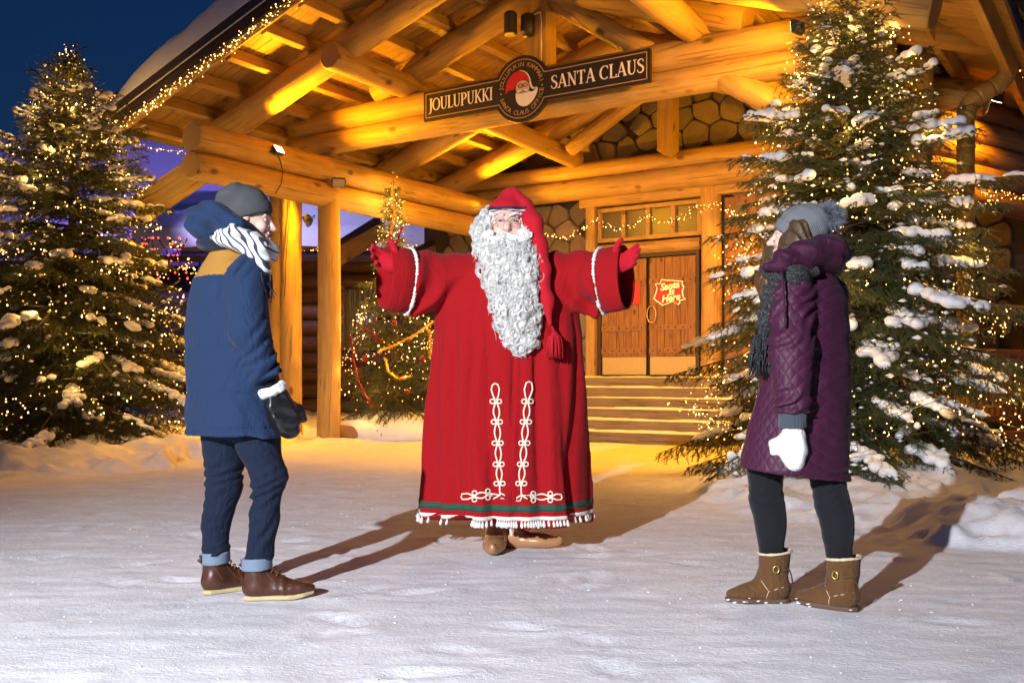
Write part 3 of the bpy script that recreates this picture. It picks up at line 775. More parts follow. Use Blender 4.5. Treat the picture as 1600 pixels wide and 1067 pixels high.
# ------------------------------------------------------------------ neon letters and the violet light on the snowy roofs
NE = (.10, .10, 1.0)
M['neon'] = emit('blue neon tube', (.20, .30, 1.0), 16)
M['neon_y'] = emit('yellow neon tube', (1.0, .75, .1), 8)
M['neon_r'] = emit('red neon tube', (1.0, .06, .03), 6)
ns = root('neon_sign', at(275, 420, 24), 'blue neon letters glowing in front of the violet snowy roof', 'neon sign')
def nt(px, m='neon', rad=.06, Y=24.0, name='neon_tube'):
    mb = MB(); mb.tube([at(x, y, Y) for x, y in px], rad, 8); mb.build(name, M[m], ns, smooth=True)
nt([(250, 345), (258, 350), (270, 350), (278, 346)])
nt([(268, 352), (268, 364), (267, 376)])
nt([(280, 347), (290, 338), (296, 328), (297, 321)])
nt([(301, 346), (296, 352), (290, 364), (284, 376)])
nt([(300, 322), (303, 345), (307, 376)])
nt([(336, 376), (344, 340), (350, 322), (360, 376)])
nt([(430, 322), (430, 376)]); nt([(428, 322), (446, 322)]); nt([(448, 330), (448, 376)])
mb = MB()
for y in (336, 366): mb.tube([at(240, y, 24.15), at(470, y, 24.15)], .03, 6)
for x in (248, 312, 400, 460): mb.tube([at(x, 330, 24.15), at(x, 600, 24.15)], .03, 6)
mb.build('rack', M['lamp_body'], ns)
lamp('neon_glow', 'POINT', at(300, 350, 23.6), 420, (.22, .16, 1.0), parent=ns, shadow_soft_size=.8)
vf = root('added_roof_lamp', (-12.5, 22, 0), 'violet floodlight added on a pole to tint the long snowy roof', 'floodlight')  # lamp and pole are added to turn the hall roof violet
mb = MB(); mb.tube([(-12.5, 22, 0), (-12.5, 22, 6.5)], .05, 8); mb.build('pole', M['lamp_body'], vf)
mb = MB(); mb.box((-12.5, 22, 6.6), (.5, .2, .4)); mb.build('housing', M['lamp_body'], vf)
lamp('added_roof_tint', 'SPOT', (-12.5, 22.2, 6.9), 4800, (.30, .20, 1.0), target=(-9, 34, 11.5), parent=vf, spot_size=math.radians(112), spot_blend=.8, shadow_soft_size=.2)
rl = root('red_net_lights', at(240, 420, 20), 'net of red string lights behind the left spruce', 'string lights')
rp = []; mb = MB()
for i in range(9):
    pth = [at(205+i*10+8*math.sin(j*.9+i), 372+j*9, 20+.1*math.sin(i)) for j in range(8)]
    mb.tube(pth, .012, 4); rp += pth
mb.build('wire', M['wire'], rl)
me = bulbs_mesh('bulbs', [list(p-ROOTLOC[rl.name]) for p in rp], .02, 0); link('bulbs', me, [M['neon_r'], M['neon_r']], rl, kind='stuff')

cf = root('added_roof_lamp', (-8.3, 18.6, 0), 'violet floodlight added on a short pole to tint the cabin roof', 'floodlight')  # another added lamp and pole, giving the cabin roof its pale violet
mb = MB(); mb.tube([(-8.3, 18.6, 0), (-8.3, 18.6, 5.6)], .05, 8); mb.build('pole', M['lamp_body'], cf)
mb = MB(); mb.box((-8.3, 18.6, 5.75), (.4, .2, .3)); mb.build('housing', M['lamp_body'], cf)
lamp('added_cabin_tint', 'SPOT', (-8.2, 18.8, 5.9), 2300, (.52, .46, 1.0), target=(-3.2, 23.5, 4.6), parent=cf, spot_size=math.radians(70), spot_blend=.8, shadow_soft_size=.2)
# ================================================================== soft solids: distance fields turned into meshes
def fastmesh(name, V, F, mi=None):
    V = np.ascontiguousarray(V, dtype=np.float32); F = np.ascontiguousarray(F, dtype=np.int32); k = F.shape[1]
    me = bpy.data.meshes.new(name)
    me.vertices.add(len(V)); me.vertices.foreach_set('co', V.ravel())
    me.loops.add(F.size); me.loops.foreach_set('vertex_index', F.ravel())
    me.polygons.add(len(F)); me.polygons.foreach_set('loop_start', np.arange(0, F.size, k, dtype=np.int32))
    try: me.polygons.foreach_set('loop_total', np.full(len(F), k, dtype=np.int32))
    except Exception: pass
    if mi is not None: me.polygons.foreach_set('material_index', np.ascontiguousarray(mi, dtype=np.int32))
    me.update(calc_edges=True)
    return me
def surface(fn, lo, hi, h):
    """surface nets of fn(P)<0 in a box; returns V, F (quads)"""
    lo = np.array(lo, float); hi = np.array(hi, float)
    n = np.ceil((hi-lo)/h).astype(int)+1
    ax = [lo[i]+h*np.arange(n[i]) for i in range(3)]
    D = np.empty(n, np.float32)
    YZ = np.stack(np.meshgrid(ax[1], ax[2], indexing='ij'), -1).reshape(-1, 2)
    ch = max(1, int(250000/len(YZ)))
    for i in range(0, n[0], ch):
        xs = ax[0][i:i+ch]
        P = np.concatenate([np.repeat(xs, len(YZ))[:, None], np.tile(YZ, (len(xs), 1))], 1)
        D[i:i+ch] = fn(P).reshape(len(xs), n[1], n[2])
    ins = D < 0
    C = [ins[dx:n[0]-1+dx, dy:n[1]-1+dy, dz:n[2]-1+dz] for dx in (0, 1) for dy in (0, 1) for dz in (0, 1)]
    cnt = sum(c.astype(np.int8) for c in C)
    act = (cnt > 0) & (cnt < 8)
    cells = np.argwhere(act); ids = -np.ones(act.shape, np.int64); ids[act] = np.arange(len(cells))
    acc = np.zeros((len(cells), 3)); w = np.zeros(len(cells))
    corner = [(dx, dy, dz) for dx in (0, 1) for dy in (0, 1) for dz in (0, 1)]
    val = {c: D[cells[:, 0]+c[0], cells[:, 1]+c[1], cells[:, 2]+c[2]] for c in corner}
    for a in corner:
        for axi in range(3):
            if a[axi]: continue
            b = list(a); b[axi] = 1; b = tuple(b)
            va, vb = val[a], val[b]; cr = (va < 0) != (vb < 0)
            t = np.where(cr, va/np.where(cr, va-vb, 1), 0)
            p = np.tile(np.array(a, float), (len(cells), 1)); p[:, axi] += t
            acc[cr] += p[cr]; w[cr] += 1
    V = lo+(cells+acc/w[:, None])*h
    F = []
    for axi in range(3):
        o = [i for i in range(3) if i != axi]
        sl0 = [slice(None)]*3; sl1 = [slice(None)]*3
        sl0[axi] = slice(0, n[axi]-1); sl1[axi] = slice(1, n[axi])
        s = ins[tuple(sl0)] != ins[tuple(sl1)]
        e = np.argwhere(s)
        ok = np.all([(e[:, k] > 0) & (e[:, k] < n[k]-1) for k in o], axis=0); e = e[ok]
        flip = ins[tuple(e.T)]
        q = []
        for d0, d1 in ((0, 0), (-1, 0), (-1, -1), (0, -1)):
            c = e.copy(); c[:, o[0]] += d0; c[:, o[1]] += d1; q.append(ids[tuple(c.T)])
        q = np.stack(q, 1)
        if axi == 1: flip = ~flip
        q[~flip] = q[~flip][:, ::-1]
        F.append(q)
    F = np.concatenate(F); F = F[(F >= 0).all(1)]
    return V, F
def smin(a, b, k):
    h = np.clip(.5+.5*(b-a)/k, 0, 1); return b*(1-h)+a*h-k*h*(1-h)
def smax(a, b, k): return -smin(-a, -b, k)
def sseg(P, a, b, ra, rb):
    a = np.array(a, float); b = np.array(b, float); ba = b-a
    t = np.clip((P-a)@ba/max(ba@ba, 1e-12), 0, 1)
    return np.linalg.norm(P-a-t[:, None]*ba, axis=1)-(ra+(rb-ra)*t)
def chain(P, pts, rad, k=.03):
    d = None
    for i in range(len(pts)-1):
        s = sseg(P, pts[i], pts[i+1], rad[i], rad[i+1]); d = s if d is None else smin(d, s, k)
    return d
def sell(P, c, r, R=None):
    q = P-np.array(c, float)
    if R is not None: q = q@np.array(R)                       # R: columns are the ellipsoid's axes
    r = np.array(r, float); k0 = np.linalg.norm(q/r, axis=1); k1 = np.linalg.norm(q/(r*r), axis=1)
    return np.where(k1 > 1e-9, k0*(k0-1)/np.maximum(k1, 1e-9), -min(r))
def column(P, tab, rot=0.0, pw=2.0):
    """stack of ellipses: rows (z, cx, cy, rx, ry); axes turned by rot about z"""
    tab = np.array(tab, float); z = P[:, 2]
    cx, cy, rx, ry = [np.interp(z, tab[:, 0], tab[:, i]) for i in (1, 2, 3, 4)]
    c, s = math.cos(rot), math.sin(rot)
    x = P[:, 0]-cx; y = P[:, 1]-cy; X = x*c+y*s; Y = -x*s+y*c
    k = (np.abs(X/rx)**pw+np.abs(Y/ry)**pw)**(1/pw)
    d = (k-1)*np.minimum(rx, ry)
    return np.maximum(d, np.maximum(tab[0, 0]-z, z-tab[-1, 0]))
def soft(name, fn, lo, hi, h, mats, parent=None, loc=None, pick=None, relax=1, **tags):
    V, F = surface(fn, lo, hi, h)
    for _ in range(relax): V = relaxed(V, F)
    mi = None
    if pick is not None: mi = pick(V[F].mean(1)).astype(np.int32)
    me = fastmesh(name, V, F, mi)
    return link(name, me, mats, parent, True, loc, **tags)
def relaxed(V, F, a=.5):
    acc = np.zeros_like(V); w = np.zeros(len(V))
    for i in range(4):
        for j in (1, 3):
            np.add.at(acc, F[:, i], V[F[:, (i+j) % 4]]); np.add.at(w, F[:, i], 1)
    return V*(1-a)+a*acc/np.maximum(w, 1)[:, None]
# ================================================================== hanging sign
M['sign_black'] = plain('painted black board', (.018, .014, .012), .45, bump=.1, bscale=30)
M['sign_gold'] = plain('dull gold paint', (.42, .28, .13), .5)
M['sign_white'] = plain('cream paint', (.80, .78, .74), .5)
M['sign_red'] = plain('red enamel', (.50, .02, .03), .4)
M['sign_skin'] = plain('tan paint', (.62, .45, .30), .5)
SU, SV, SZ = 3.63, -.33, 4.575
def SP(a, b, o=0.0): return PP(SU+a, SV-o, SZ+b+0*a)
sign = root('hanging_sign', SP(0, 0), 'black keyhole-shaped sign with white serif lettering and a round emblem on the front beam', 'sign')
SA0, SA1, SH, SR = -1.545, 1.76, .197, .415
def prism(poly, o0, o1, name, mat, bev=.0):
    n = len(poly); mb = MB()
    a = [list(SP(x, y, o0)) for x, y in poly]; b = [list(SP(x, y, o1)) for x, y in poly]
    mb.loft([a, b], 0, True, True); return mb.build(name, mat, sign)
th = math.asin(SH/SR)
def outline(a0, a1, h, r):
    t = math.asin(h/r); P = [(a0, -h)]
    P += [(r*math.cos(x), r*math.sin(x)) for x in np.linspace(-math.pi+t, -t, 26)]
    P += [(a1, -h), (a1, h)]
    P += [(r*math.cos(x), r*math.sin(x)) for x in np.linspace(t, math.pi-t, 26)]
    P += [(a0, h)]
    return P
prism(outline(SA0, SA1, SH, SR), 0, .05, 'board', M['sign_black'])
def line(pts, w, o, name, mat, closed=False, parent=None):
    """flat painted line: a ribbon with thickness"""
    P = [Vector((p[0], p[1])) for p in pts]; k = len(P); L = []; R = []
    for i in range(k):
        if closed: t = P[(i+1) % k]-P[i-1]
        else: t = P[min(i+1, k-1)]-P[max(0, i-1)]
        t = t.normalized(); nrm = Vector((-t.y, t.x)); ww = w[i] if hasattr(w, '__len__') else w
        L.append(P[i]+nrm*ww/2); R.append(P[i]-nrm*ww/2)
    mb = MB(); rings = [[list(SP(*l, o)), list(SP(*l, o+.004)), list(SP(*r_, o+.004)), list(SP(*r_, o))] for l, r_ in zip(L, R)]
    if closed: rings.append(rings[0])
    mb.loft(rings, 0, not closed, not closed); return mb, mat
def put(mbs, name, mat):
    out = MB()
    for mb in mbs:
        out.add(np.concatenate(mb.v), mb.f)
    return out.build(name, mat, sign)
ins = .04
rr = .365
hh = SH-ins
tt = math.asin(hh/rr)
left = [(rr*math.cos(math.pi+tt), -hh), (SA0+ins, -hh), (SA0+ins, hh), (rr*math.cos(math.pi-tt), hh)]
rgt = [(rr*math.cos(tt), hh), (SA1-ins, hh), (SA1-ins, -hh), (rr*math.cos(tt), -hh)]
def dense(P, s=.08):
    o = []
    for a, b in zip(P[:-1], P[1:]):
        n = max(1, int(math.dist(a, b)/s)); o += [(a[0]+(b[0]-a[0])*i/n, a[1]+(b[1]-a[1])*i/n) for i in range(n)]
    return o+[P[-1]]
def seg(a, b, w, o=.0505):
    return line([a, b], w, o, '', None)[0]
bl = []
for P in (left, rgt):
    for a, b in zip(P[:-1], P[1:]): bl.append(seg(a, b, .011))
bl.append(line([(rr*math.cos(x), rr*math.sin(x)) for x in np.linspace(tt, math.pi-tt, 40)], .011, .0505, '', None)[0])
bl.append(line([(rr*math.cos(x), rr*math.sin(x)) for x in np.linspace(math.pi+tt, 2*math.pi-tt, 40)], .011, .0505, '', None)[0])
put(bl, 'border_line', M['sign_gold'])
# --- serif capitals drawn as strokes: (points, thick/thin), serifs at the free ends
T, t_ = .155, .062
def arcp(cx, cy, rx, ry, a0, a1, n=14): return [(cx+rx*math.cos(math.radians(a)), cy+ry*math.sin(math.radians(a))) for a in np.linspace(a0, a1, n)]
def bowl(cx, cy, rx, ry, a0, a1, n=18, wmin=t_, wmax=T):
    P = arcp(cx, cy, rx, ry, a0, a1, n); Wd = [wmin+(wmax-wmin)*abs(math.cos(math.radians(a)))**1.3 for a in np.linspace(a0, a1, n)]
    return (P, Wd)
def S_(x, y, w=.2): return ([(x-w/2, y), (x+w/2, y)], .05)
GL = {
 'I': (.34, [([(.17, 0), (.17, 1)], T), S_(.17, .02, .3), S_(.17, .98, .3)]),
 'J': (.36, [([(.22, 1), (.22, .1), (.19, -.08), (.08, -.2), (-.02, -.2)], [T, T, T*.9, t_, t_]), S_(.22, .98, .32)]),
 'L': (.60, [([(.17, 0), (.17, 1)], T), S_(.17, .98, .3), ([(.06, .03), (.56, .03)], .06), ([(.56, 0), (.58, .24)], .05)]),
 'O': (.86, [bowl(.43, .5, .345, .47, 0, 360, 30)]),
 'U': (.78, [([(.17, 1), (.17, .32), (.2, .16), (.3, .05), (.4, .02), (.5, .05), (.59, .16), (.63, .32), (.63, 1)], [T, T, T, .1, t_, t_, t_, t_, t_]), S_(.17, .98, .3), S_(.63, .98, .24)]),
 'P': (.66, [([(.17, 0), (.17, 1)], T), S_(.17, .02, .3), ([(.05, .97), (.3, .97)], .06), bowl(.3, .73, .27, .25, 90, -90), ([(.17, .48), (.3, .48)], .06)]),
 'K': (.76, [([(.17, 0), (.17, 1)], T), S_(.17, .02, .3), S_(.17, .98, .3), ([(.2, .42), (.62, .98)], t_), ([(.32, .56), (.66, .02)], T), S_(.62, .98, .24), S_(.67, .02, .22)]),
 'S': (.58, [([(.5, .78), (.48, .9), (.38, .97), (.27, .97), (.14, .9), (.1, .77), (.16, .64), (.29, .54), (.42, .45), (.5, .33), (.48, .16), (.38, .05), (.26, .02), (.14, .06), (.07, .16), (.06, .28)], [.05, .07, .06, .07, .11, .13, .14, .15, .15, .14, .12, .08, .06, .06, .07, .05])]),
 'A': (.80, [([(.12, .02), (.40, 1)], t_), ([(.40, 1), (.68, .02)], T), ([(.2, .33), (.58, .33)], .06), S_(.12, .02, .22), S_(.68, .02, .28)]),
 'N': (.82, [([(.17, 0), (.17, 1)], t_), ([(.15, .98), (.67, .02)], T), ([(.67, 0), (.67, 1)], t_), S_(.17, .02, .24), S_(.13, .98, .22), S_(.67, .98, .24)]),
 'T': (.70, [([(.35, 0), (.35, 1)], T), S_(.35, .02, .32), ([(.05, .96), (.65, .96)], .065), ([(.06, .98), (.04, .78)], .05), ([(.64, .98), (.66, .78)], .05)]),
 'C': (.76, [bowl(.42, .5, .34, .47, 48, 312, 26), ([(.66, .98), (.67, .72)], .05)]),
 ' ': (.34, []),
}
def word(txt, x0, x1, y0, hgt):
    adv = sum(GL[c][0] for c in txt); k = (x1-x0)/adv; x = x0
    for c in txt:
        w, st = GL[c]; parts = []
        for P, wd in st:
            Q = [(x+p[0]*k, y0+p[1]*hgt) for p in P]
            ww = [q*min(k, hgt)*1.0 for q in wd] if hasattr(wd, '__len__') else wd*min(k, hgt)
            parts.append(line(Q, ww, .0508+.0006*len(parts), '', None)[0])
        if parts: put(parts, 'letter', M['sign_white'])
        x += w*k
word('JOULUPUKKI', -1.455, -.43, -.075, .165)
word('SANTA CLAUS', .43, 1.69, -.075, .165)
def text_on_arc(txt, rad, a0, a1, size, flip):
    n = len(txt)
    for i, ch in enumerate(txt):
        if ch == ' ': continue
        a = math.radians(a0+(a1-a0)*i/(n-1))
        cu = bpy.data.curves.new('letter', 'FONT'); cu.body = ch; cu.size = size; cu.align_x = 'CENTER'; cu.align_y = 'CENTER'; cu.extrude = .002; cu.resolution_u = 3
        tmp = bpy.data.objects.new('tmp', cu); COL.objects.link(tmp)
        dg = bpy.context.evaluated_depsgraph_get(); me = bpy.data.meshes.new_from_object(tmp.evaluated_get(dg)); bpy.data.objects.remove(tmp)
        rot = a-math.pi/2 if not flip else a+math.pi/2
        V = np.array([v.co[:] for v in me.vertices]); cx, cy = rad*math.cos(a), rad*math.sin(a)
        X = cx+V[:, 0]*math.cos(rot)-V[:, 1]*math.sin(rot); Y = cy+V[:, 0]*math.sin(rot)+V[:, 1]*math.cos(rot)
        W3 = [list(SP(x, y, .0535+z)) for x, y, z in zip(X, Y, V[:, 2])]
        mb = MB(); mb.add(W3, [tuple(p.vertices) for p in me.polygons]); bpy.data.meshes.remove(me)
        mb.build('letter', M['sign_gold'], sign)
text_on_arc('JOULUPUKIN KAMMARI', .300, 172, 12, .082, False)
text_on_arc('SANTA CLAUS OFFICE', .305, 200, 350, .082, True)
for a in (184, 0): prism([(.305*math.cos(math.radians(a))+.011*math.cos(x), .305*math.sin(math.radians(a))+.011*math.sin(x)) for x in np.linspace(0, 2*math.pi, 8, endpoint=False)], .0505, .055, 'dot', M['sign_gold'])
# emblem: red cap sweeping over a tan face into a white beard, like two commas
def blob(pts, o, name, mat, th=.003):
    return prism(pts, o, o+th, name, mat)
def smoothp(P, n=4):
    P = [np.array(p, float) for p in P]
    for _ in range(n-1):
        Q = []
        for i in range(len(P)):
            a, b = P[i], P[(i+1) % len(P)]; Q += [a*.75+b*.25, a*.25+b*.75]
        P = Q
    return [tuple(p) for p in P]
R0 = .235
cap = smoothp([(-.235, -.02), (-.225, .10), (-.15, .20), (-.03, .235), (.06, .20), (.11, .13), (.13, .05), (.08, .10), (.0, .115), (-.06, .07), (-.09, .02), (-.13, -.0), (-.19, .01), (-.23, -.035)])
white_edge = smoothp([(-.05, .245), (.06, .215), (.125, .14), (.15, .03), (.18, -.02), (.24, .0), (.18, -.04), (.14, -.01), (.115, .06), (.09, .15), (.03, .20)])
beard = smoothp([(-.075, -.02), (.0, -.045), (.09, -.02), (.13, -.055), (.18, -.06), (.245, .0), (.235, -.08), (.18, -.17), (.08, -.235), (-.02, -.215), (-.075, -.15), (-.085, -.08)])
face = smoothp([(-.075, -.05), (-.08, .03), (-.05, .085), (.03, .105), (.09, .08), (.12, .02), (.115, -.05), (.02, -.075)])
blob(white_edge, .0505, 'emblem_outline', M['sign_white'])
blob(cap, .0512, 'emblem_cap', M['sign_red'])
blob(beard, .0505, 'emblem_beard', M['sign_white'], .004)
blob(face, .0508, 'emblem_face', M['sign_skin'], .005)
ln = []
for cx in (-.012, .062): ln.append(line(arcp(cx, .035, .030, .024, 0, 360, 16), .006, .0562, '', None)[0])
ln.append(line([(.018, .04), (.032, .04)], .006, .0562, '', None)[0])
put(ln, 'emblem_glasses', M['sign_black'])
for s in (-1, 1): blob(smoothp([(.025, -.02), (.025+s*.05, -.012), (.025+s*.10, -.045), (.025+s*.05, -.05)]), .0562, 'emblem_moustache', M['sign_white'])
ln = [line(arcp(.025+s*.055, -.02, .055, .035, 200 if s > 0 else -20, 340 if s > 0 else -160, 12), .005, .0595, '', None)[0] for s in (-1, 1)]
put(ln, 'emblem_line', M['sign_black'])
for a in (-1.2, 1.35):
    mb = MB(); mb.tube([SP(a, .1, -.01), SP(a, .1, -.18)], .02, 8); mb.build('bracket', M['lamp_body'], sign)
# ------------------------------------------------------------------ notices on the doors
DV = FV-.108
def DPt(a, b, o): return PP(3.33+a, DV-o, 2.42+b)
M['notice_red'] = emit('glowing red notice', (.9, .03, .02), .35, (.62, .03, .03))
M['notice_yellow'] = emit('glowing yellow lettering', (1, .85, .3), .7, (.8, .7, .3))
dn = root('door_notice', DPt(0, 0, 0), 'ragged-edged red notice with yellow script on the right door leaf', 'sign')
rng = np.random.default_rng(5)
def ragged(s):
    return [((.265+.035*math.sin(i*2.4)+rs)*math.copysign(abs(math.cos(t))**.6, math.cos(t))*s, (.215+.02*math.cos(i*1.7)+rs)*math.copysign(abs(math.sin(t))**.6, math.sin(t))*s) for i, (t, rs) in enumerate(zip(np.linspace(0, 2*math.pi, 26, endpoint=False), np.random.default_rng(3).uniform(-.03, .03, 26)))]
for s, o0, o1, nm, mt in ((1.0, 0, .012, 'border', 'notice_yellow'), (.93, .0125, .016, 'panel', 'notice_red')):
    mb = MB(); P = ragged(s); mb.loft([[list(DPt(x, y, o0)) for x, y in P], [list(DPt(x, y, o1)) for x, y in P]]); mb.build(nm, M[mt], dn)
def flat_text(txt, fn, size, parent, mat, shear=.25, cx=0, cy=0, rot=0, off=.0):
    cu = bpy.data.curves.new('lettering', 'FONT'); cu.body = txt; cu.size = size; cu.shear = shear; cu.align_x = 'CENTER'; cu.align_y = 'CENTER'; cu.extrude = .003; cu.offset = off; cu.resolution_u = 3
    tmp = bpy.data.objects.new('tmp', cu); COL.objects.link(tmp)
    dg = bpy.context.evaluated_depsgraph_get(); me = bpy.data.meshes.new_from_object(tmp.evaluated_get(dg)); bpy.data.objects.remove(tmp)
    V = np.array([v.co[:] for v in me.vertices]); c, s = math.cos(rot), math.sin(rot)
    mb = MB(); mb.add([list(fn(cx+x*c-y*s, cy+x*s+y*c, z)) for x, y, z in V], [tuple(p.vertices) for p in me.polygons]); bpy.data.meshes.remove(me)
    return mb.build('lettering', mat, parent)
for txt, cx, cy in (('Santa', 0, .10), ('Is', .03, .0), ('Here', .02, -.105)):
    flat_text(txt, lambda x, y, z: DPt(x, y, .020+z), .165, dn, M['notice_yellow'], .28, cx, cy, .12, .004)
d2 = root('door_notice', PP(2.45, DV, 2.42), 'plain red rectangular notice on the left door leaf below the outstretched cuff', 'sign')
mb = MB(); mb.box(PP(2.45, DV-.005, 2.42), (.62, .01, .36), (EU, EV, (0, 0, 1))); mb.build('panel', M['notice_red'], d2)
# ================================================================== spruces
def needle_mat(name, a, b):
    t = NT(name); n = t.noise(t.coord(), 3.2, 4); n2 = t.noise(t.coord(), 40, 2)
    col = t.mix(a, b, t.ramp(n, [(.35, 0), (.7, 1)])); col = t.mix(col, tuple(x*1.7 for x in b), t.ramp(n2, [(.6, 0), (.8, .6)]))
    t.p(Base__Color=col, Roughness=.55, Specular__IOR__Level=.35)
    return t.mat
M['needles'] = needle_mat('spruce needles', (.036, .050, .016), (.085, .090, .026))
M['bark'] = plain('spruce bark', (.075, .048, .03), .9, bump=.5, bscale=40)
def unit(v): return v/np.maximum(np.linalg.norm(v, axis=-1, keepdims=True), 1e-9)
def one_piece(V, F):
    lab = np.arange(len(V))
    for _ in range(300):
        m = lab[F].min(1); new = lab.copy(); np.minimum.at(new, F.ravel(), np.repeat(m, 4))
        if (new == lab).all(): break
        lab = new
    best = np.bincount(lab).argmax(); F = F[lab[F[:, 0]] == best]; ids, inv = np.unique(F, return_inverse=True)
    return V[ids], inv.reshape(-1, 4)
def blobs(seed):
    rng = np.random.default_rng(seed); k = rng.integers(4, 7)
    xs = np.sort(rng.uniform(-.8, .8, k)); C = np.stack([xs, rng.normal(0, .16, k), rng.normal(0, .05, k)], 1); R = rng.uniform(.20, .42, k)*(1-.4*np.abs(xs))
    def fn(P):
        Q = P*np.array([1, 1.1, 1.35]); d = None
        for c, r in zip(C, R):
            s = np.linalg.norm(Q-c, axis=1)-r; d = s if d is None else smin(d, s, .22)
        d = d+.05*fbm(P, 3.5, 2, seed)
        return np.maximum(d, -(P[:, 2]+.11+.05*vnoise(P, 3, seed+3)))
    V, F = surface(fn, (-1.3, -.8, -.4), (1.3, .8, .6), .085)
    V, F = one_piece(V, F)
    V = relaxed(V, F, .4); V = V-np.array([0, 0, V[:, 2].min()]); V[:, 2] -= .22*V[:, 0]**2*(.3+rng.random())
    me = fastmesh('snow_clump', V, F); me.materials.append(M['snow']); me.polygons.foreach_set('use_smooth', [True]*len(me.polygons))
    return me
CLUMPS = [blobs(100+i) for i in range(12)]
def needles_on(A, D, L, rng, stations, around, nl, nw):
    """A start, D unit direction, L length of every twig -> needle triangles"""
    n = len(A); st = np.linspace(.04, 1.0, stations)
    up = np.where(np.abs(D[:, 2:3]) > .9, np.array([[1., 0, 0]]), np.array([[0, 0, 1.]]))
    X = unit(np.cross(D, up)); Y = np.cross(X, D)
    V = []
    for s in st:
        for k in range(around):
            an = 2*math.pi*(k+rng.random(n))/around
            out = X*np.cos(an)[:, None]+Y*np.sin(an)[:, None]
            base = A+D*(L*s)[:, None]
            ln = nl*(1-.35*s)*rng.uniform(.7, 1.25, n)
            tip = base+(D*.72+out*.70)*ln[:, None]
            side = unit(np.cross(D, out))*nw*.5
            V.append(np.stack([base-side, base+side, tip], 1))
    V = np.stack(V, 1).reshape(-1, 3)
    return V
def spruce(label, base, prof, H, seed, whorl=.17, per=6, nl=.026, nw=.0045, stations=9, around=4, group=None, clumps=80, tip=.5, name='spruce_tree', boughs=0, cl_size=(.05, .16), sec=.075, lean=(0, 0)):
    rng = np.random.default_rng(seed); base = np.array(base, float)
    r = root(name, Vector(base), label, 'tree', group)
    zs = np.linspace(0, H, 24)
    def axis(z): return np.array([lean[0]*z+.02*math.sin(z*2+seed), lean[1]*z, z])
    mb = MB(); mb.tube([Vector(axis(z)+base) for z in zs], [max(.006, .018*H*(1-z/H)**.9+.004) for z in zs], 10); mb.build('trunk', M['bark'], r, smooth=True)
    pz = [p[0] for p in prof]; pr = [p[1] for p in prof]
    limbs = MB(); SA, SD, SLn = [], [], []; tips = []; spine = []
    z = .12
    while z < H-.12:
        R = np.interp(z, pz, pr); f = z/H
        nb = per if f < .85 else max(3, per-2)
        a0 = rng.uniform(0, 6.28)
        for b in range(nb):
            az = a0+2*math.pi*(b+rng.uniform(-.3, .3))/nb
            L = R*rng.uniform(.66, 1.2)*(1+.36*float(vnoise([[math.cos(az)*1.6, math.sin(az)*1.6, z*1.5+seed]], 1.0, seed)[0])); zz = z+rng.uniform(-.07, .07)
            e0 = np.interp(f, [0, .35, .7, 1], [-.02, .05, .35, .9])+rng.normal(0, .06)
            dr = np.interp(f, [0, .4, .8, 1], [.42, .42, .3, .1])
            h = np.array([math.cos(az), math.sin(az), 0])
            def pt(t): return axis(zz)+h*L*t+np.array([0, 0, L*(e0*t-dr*t*t+.16*t**3)])
            n = max(4, int(L/.12)); ts = np.linspace(0, 1, n)
            P = [pt(t) for t in ts]
            limbs.tube([Vector(p+base) for p in P], [max(.003, .010*L*(1-t)+.003) for t in ts], 5, cap=False)
            spine.append((P, L, f, az))
            m = max(3, int(L/sec))
            for i in range(m):
                t = .12+.88*(i+.5*rng.random())/m
                p = pt(t); d = unit(pt(min(1, t+.05))-pt(t-.05)); sd = unit(np.cross(d, [0, 0, 1.]))
                for s in (-1, 1):
                    l2 = np.clip(.40*(1-t)*L+.09, .08, .42)*rng.uniform(.7, 1.2)
                    dd = unit(d*.62+sd*s*rng.uniform(.55, .9)+np.array([0, 0, -rng.uniform(.05, .55)*(1-.6*f)]))
                    k = max(1, int(l2/.055))
                    for j in range(k):
                        q = p+dd*l2*(j+.3)/k-np.array([0, 0, .25*l2*((j+.3)/k)**2])
                        s2 = 1 if j % 2 else -1; sd2 = unit(np.cross(dd, [0, 0, 1.]))
                        d3 = unit(dd*.75+sd2*s2*.55+np.array([0, 0, -rng.uniform(.05, .6)]))
                        SA.append(q); SD.append(d3); SLn.append(rng.uniform(.07, .15)*(1-.3*f))
                    SA.append(p); SD.append(unit(dd-np.array([0, 0, .15]))); SLn.append(l2)
                    tips.append(p+dd*l2*.8)
            SA.append(pt(.9)); SD.append(unit(pt(1.)-pt(.9))); SLn.append(.14)
        z += whorl*(1-.35*f)
    # leader
    for k in range(8):
        a = rng.uniform(0, 6.28); zz = H-.06-.05*k
        SA.append(axis(zz)); SD.append(unit(np.array([math.cos(a)*.6, math.sin(a)*.6, .8]))); SLn.append(.08+.012*k)
    SA.append(axis(H-.3)); SD.append(np.array([0, 0, 1.])); SLn.append(.36)
    limbs.build('limbs', M['bark'], r, kind='stuff')
    A = np.array(SA); D = np.array(SD); Ln = np.array(SLn)
    V = needles_on(A, D, Ln, rng, stations, around, nl, nw)
    # woody core of the twigs as slim triangles
    sd = unit(np.cross(D, np.array([.3, .5, .8])))*.003
    Vt = np.stack([A-sd, A+sd, A+D*Ln[:, None]], 1).reshape(-1, 3)
    V = np.concatenate([V, Vt]); F = np.arange(len(V)).reshape(-1, 3)
    me = fastmesh('crown', V, F); link('crown', me, M['needles'], r, kind='stuff')
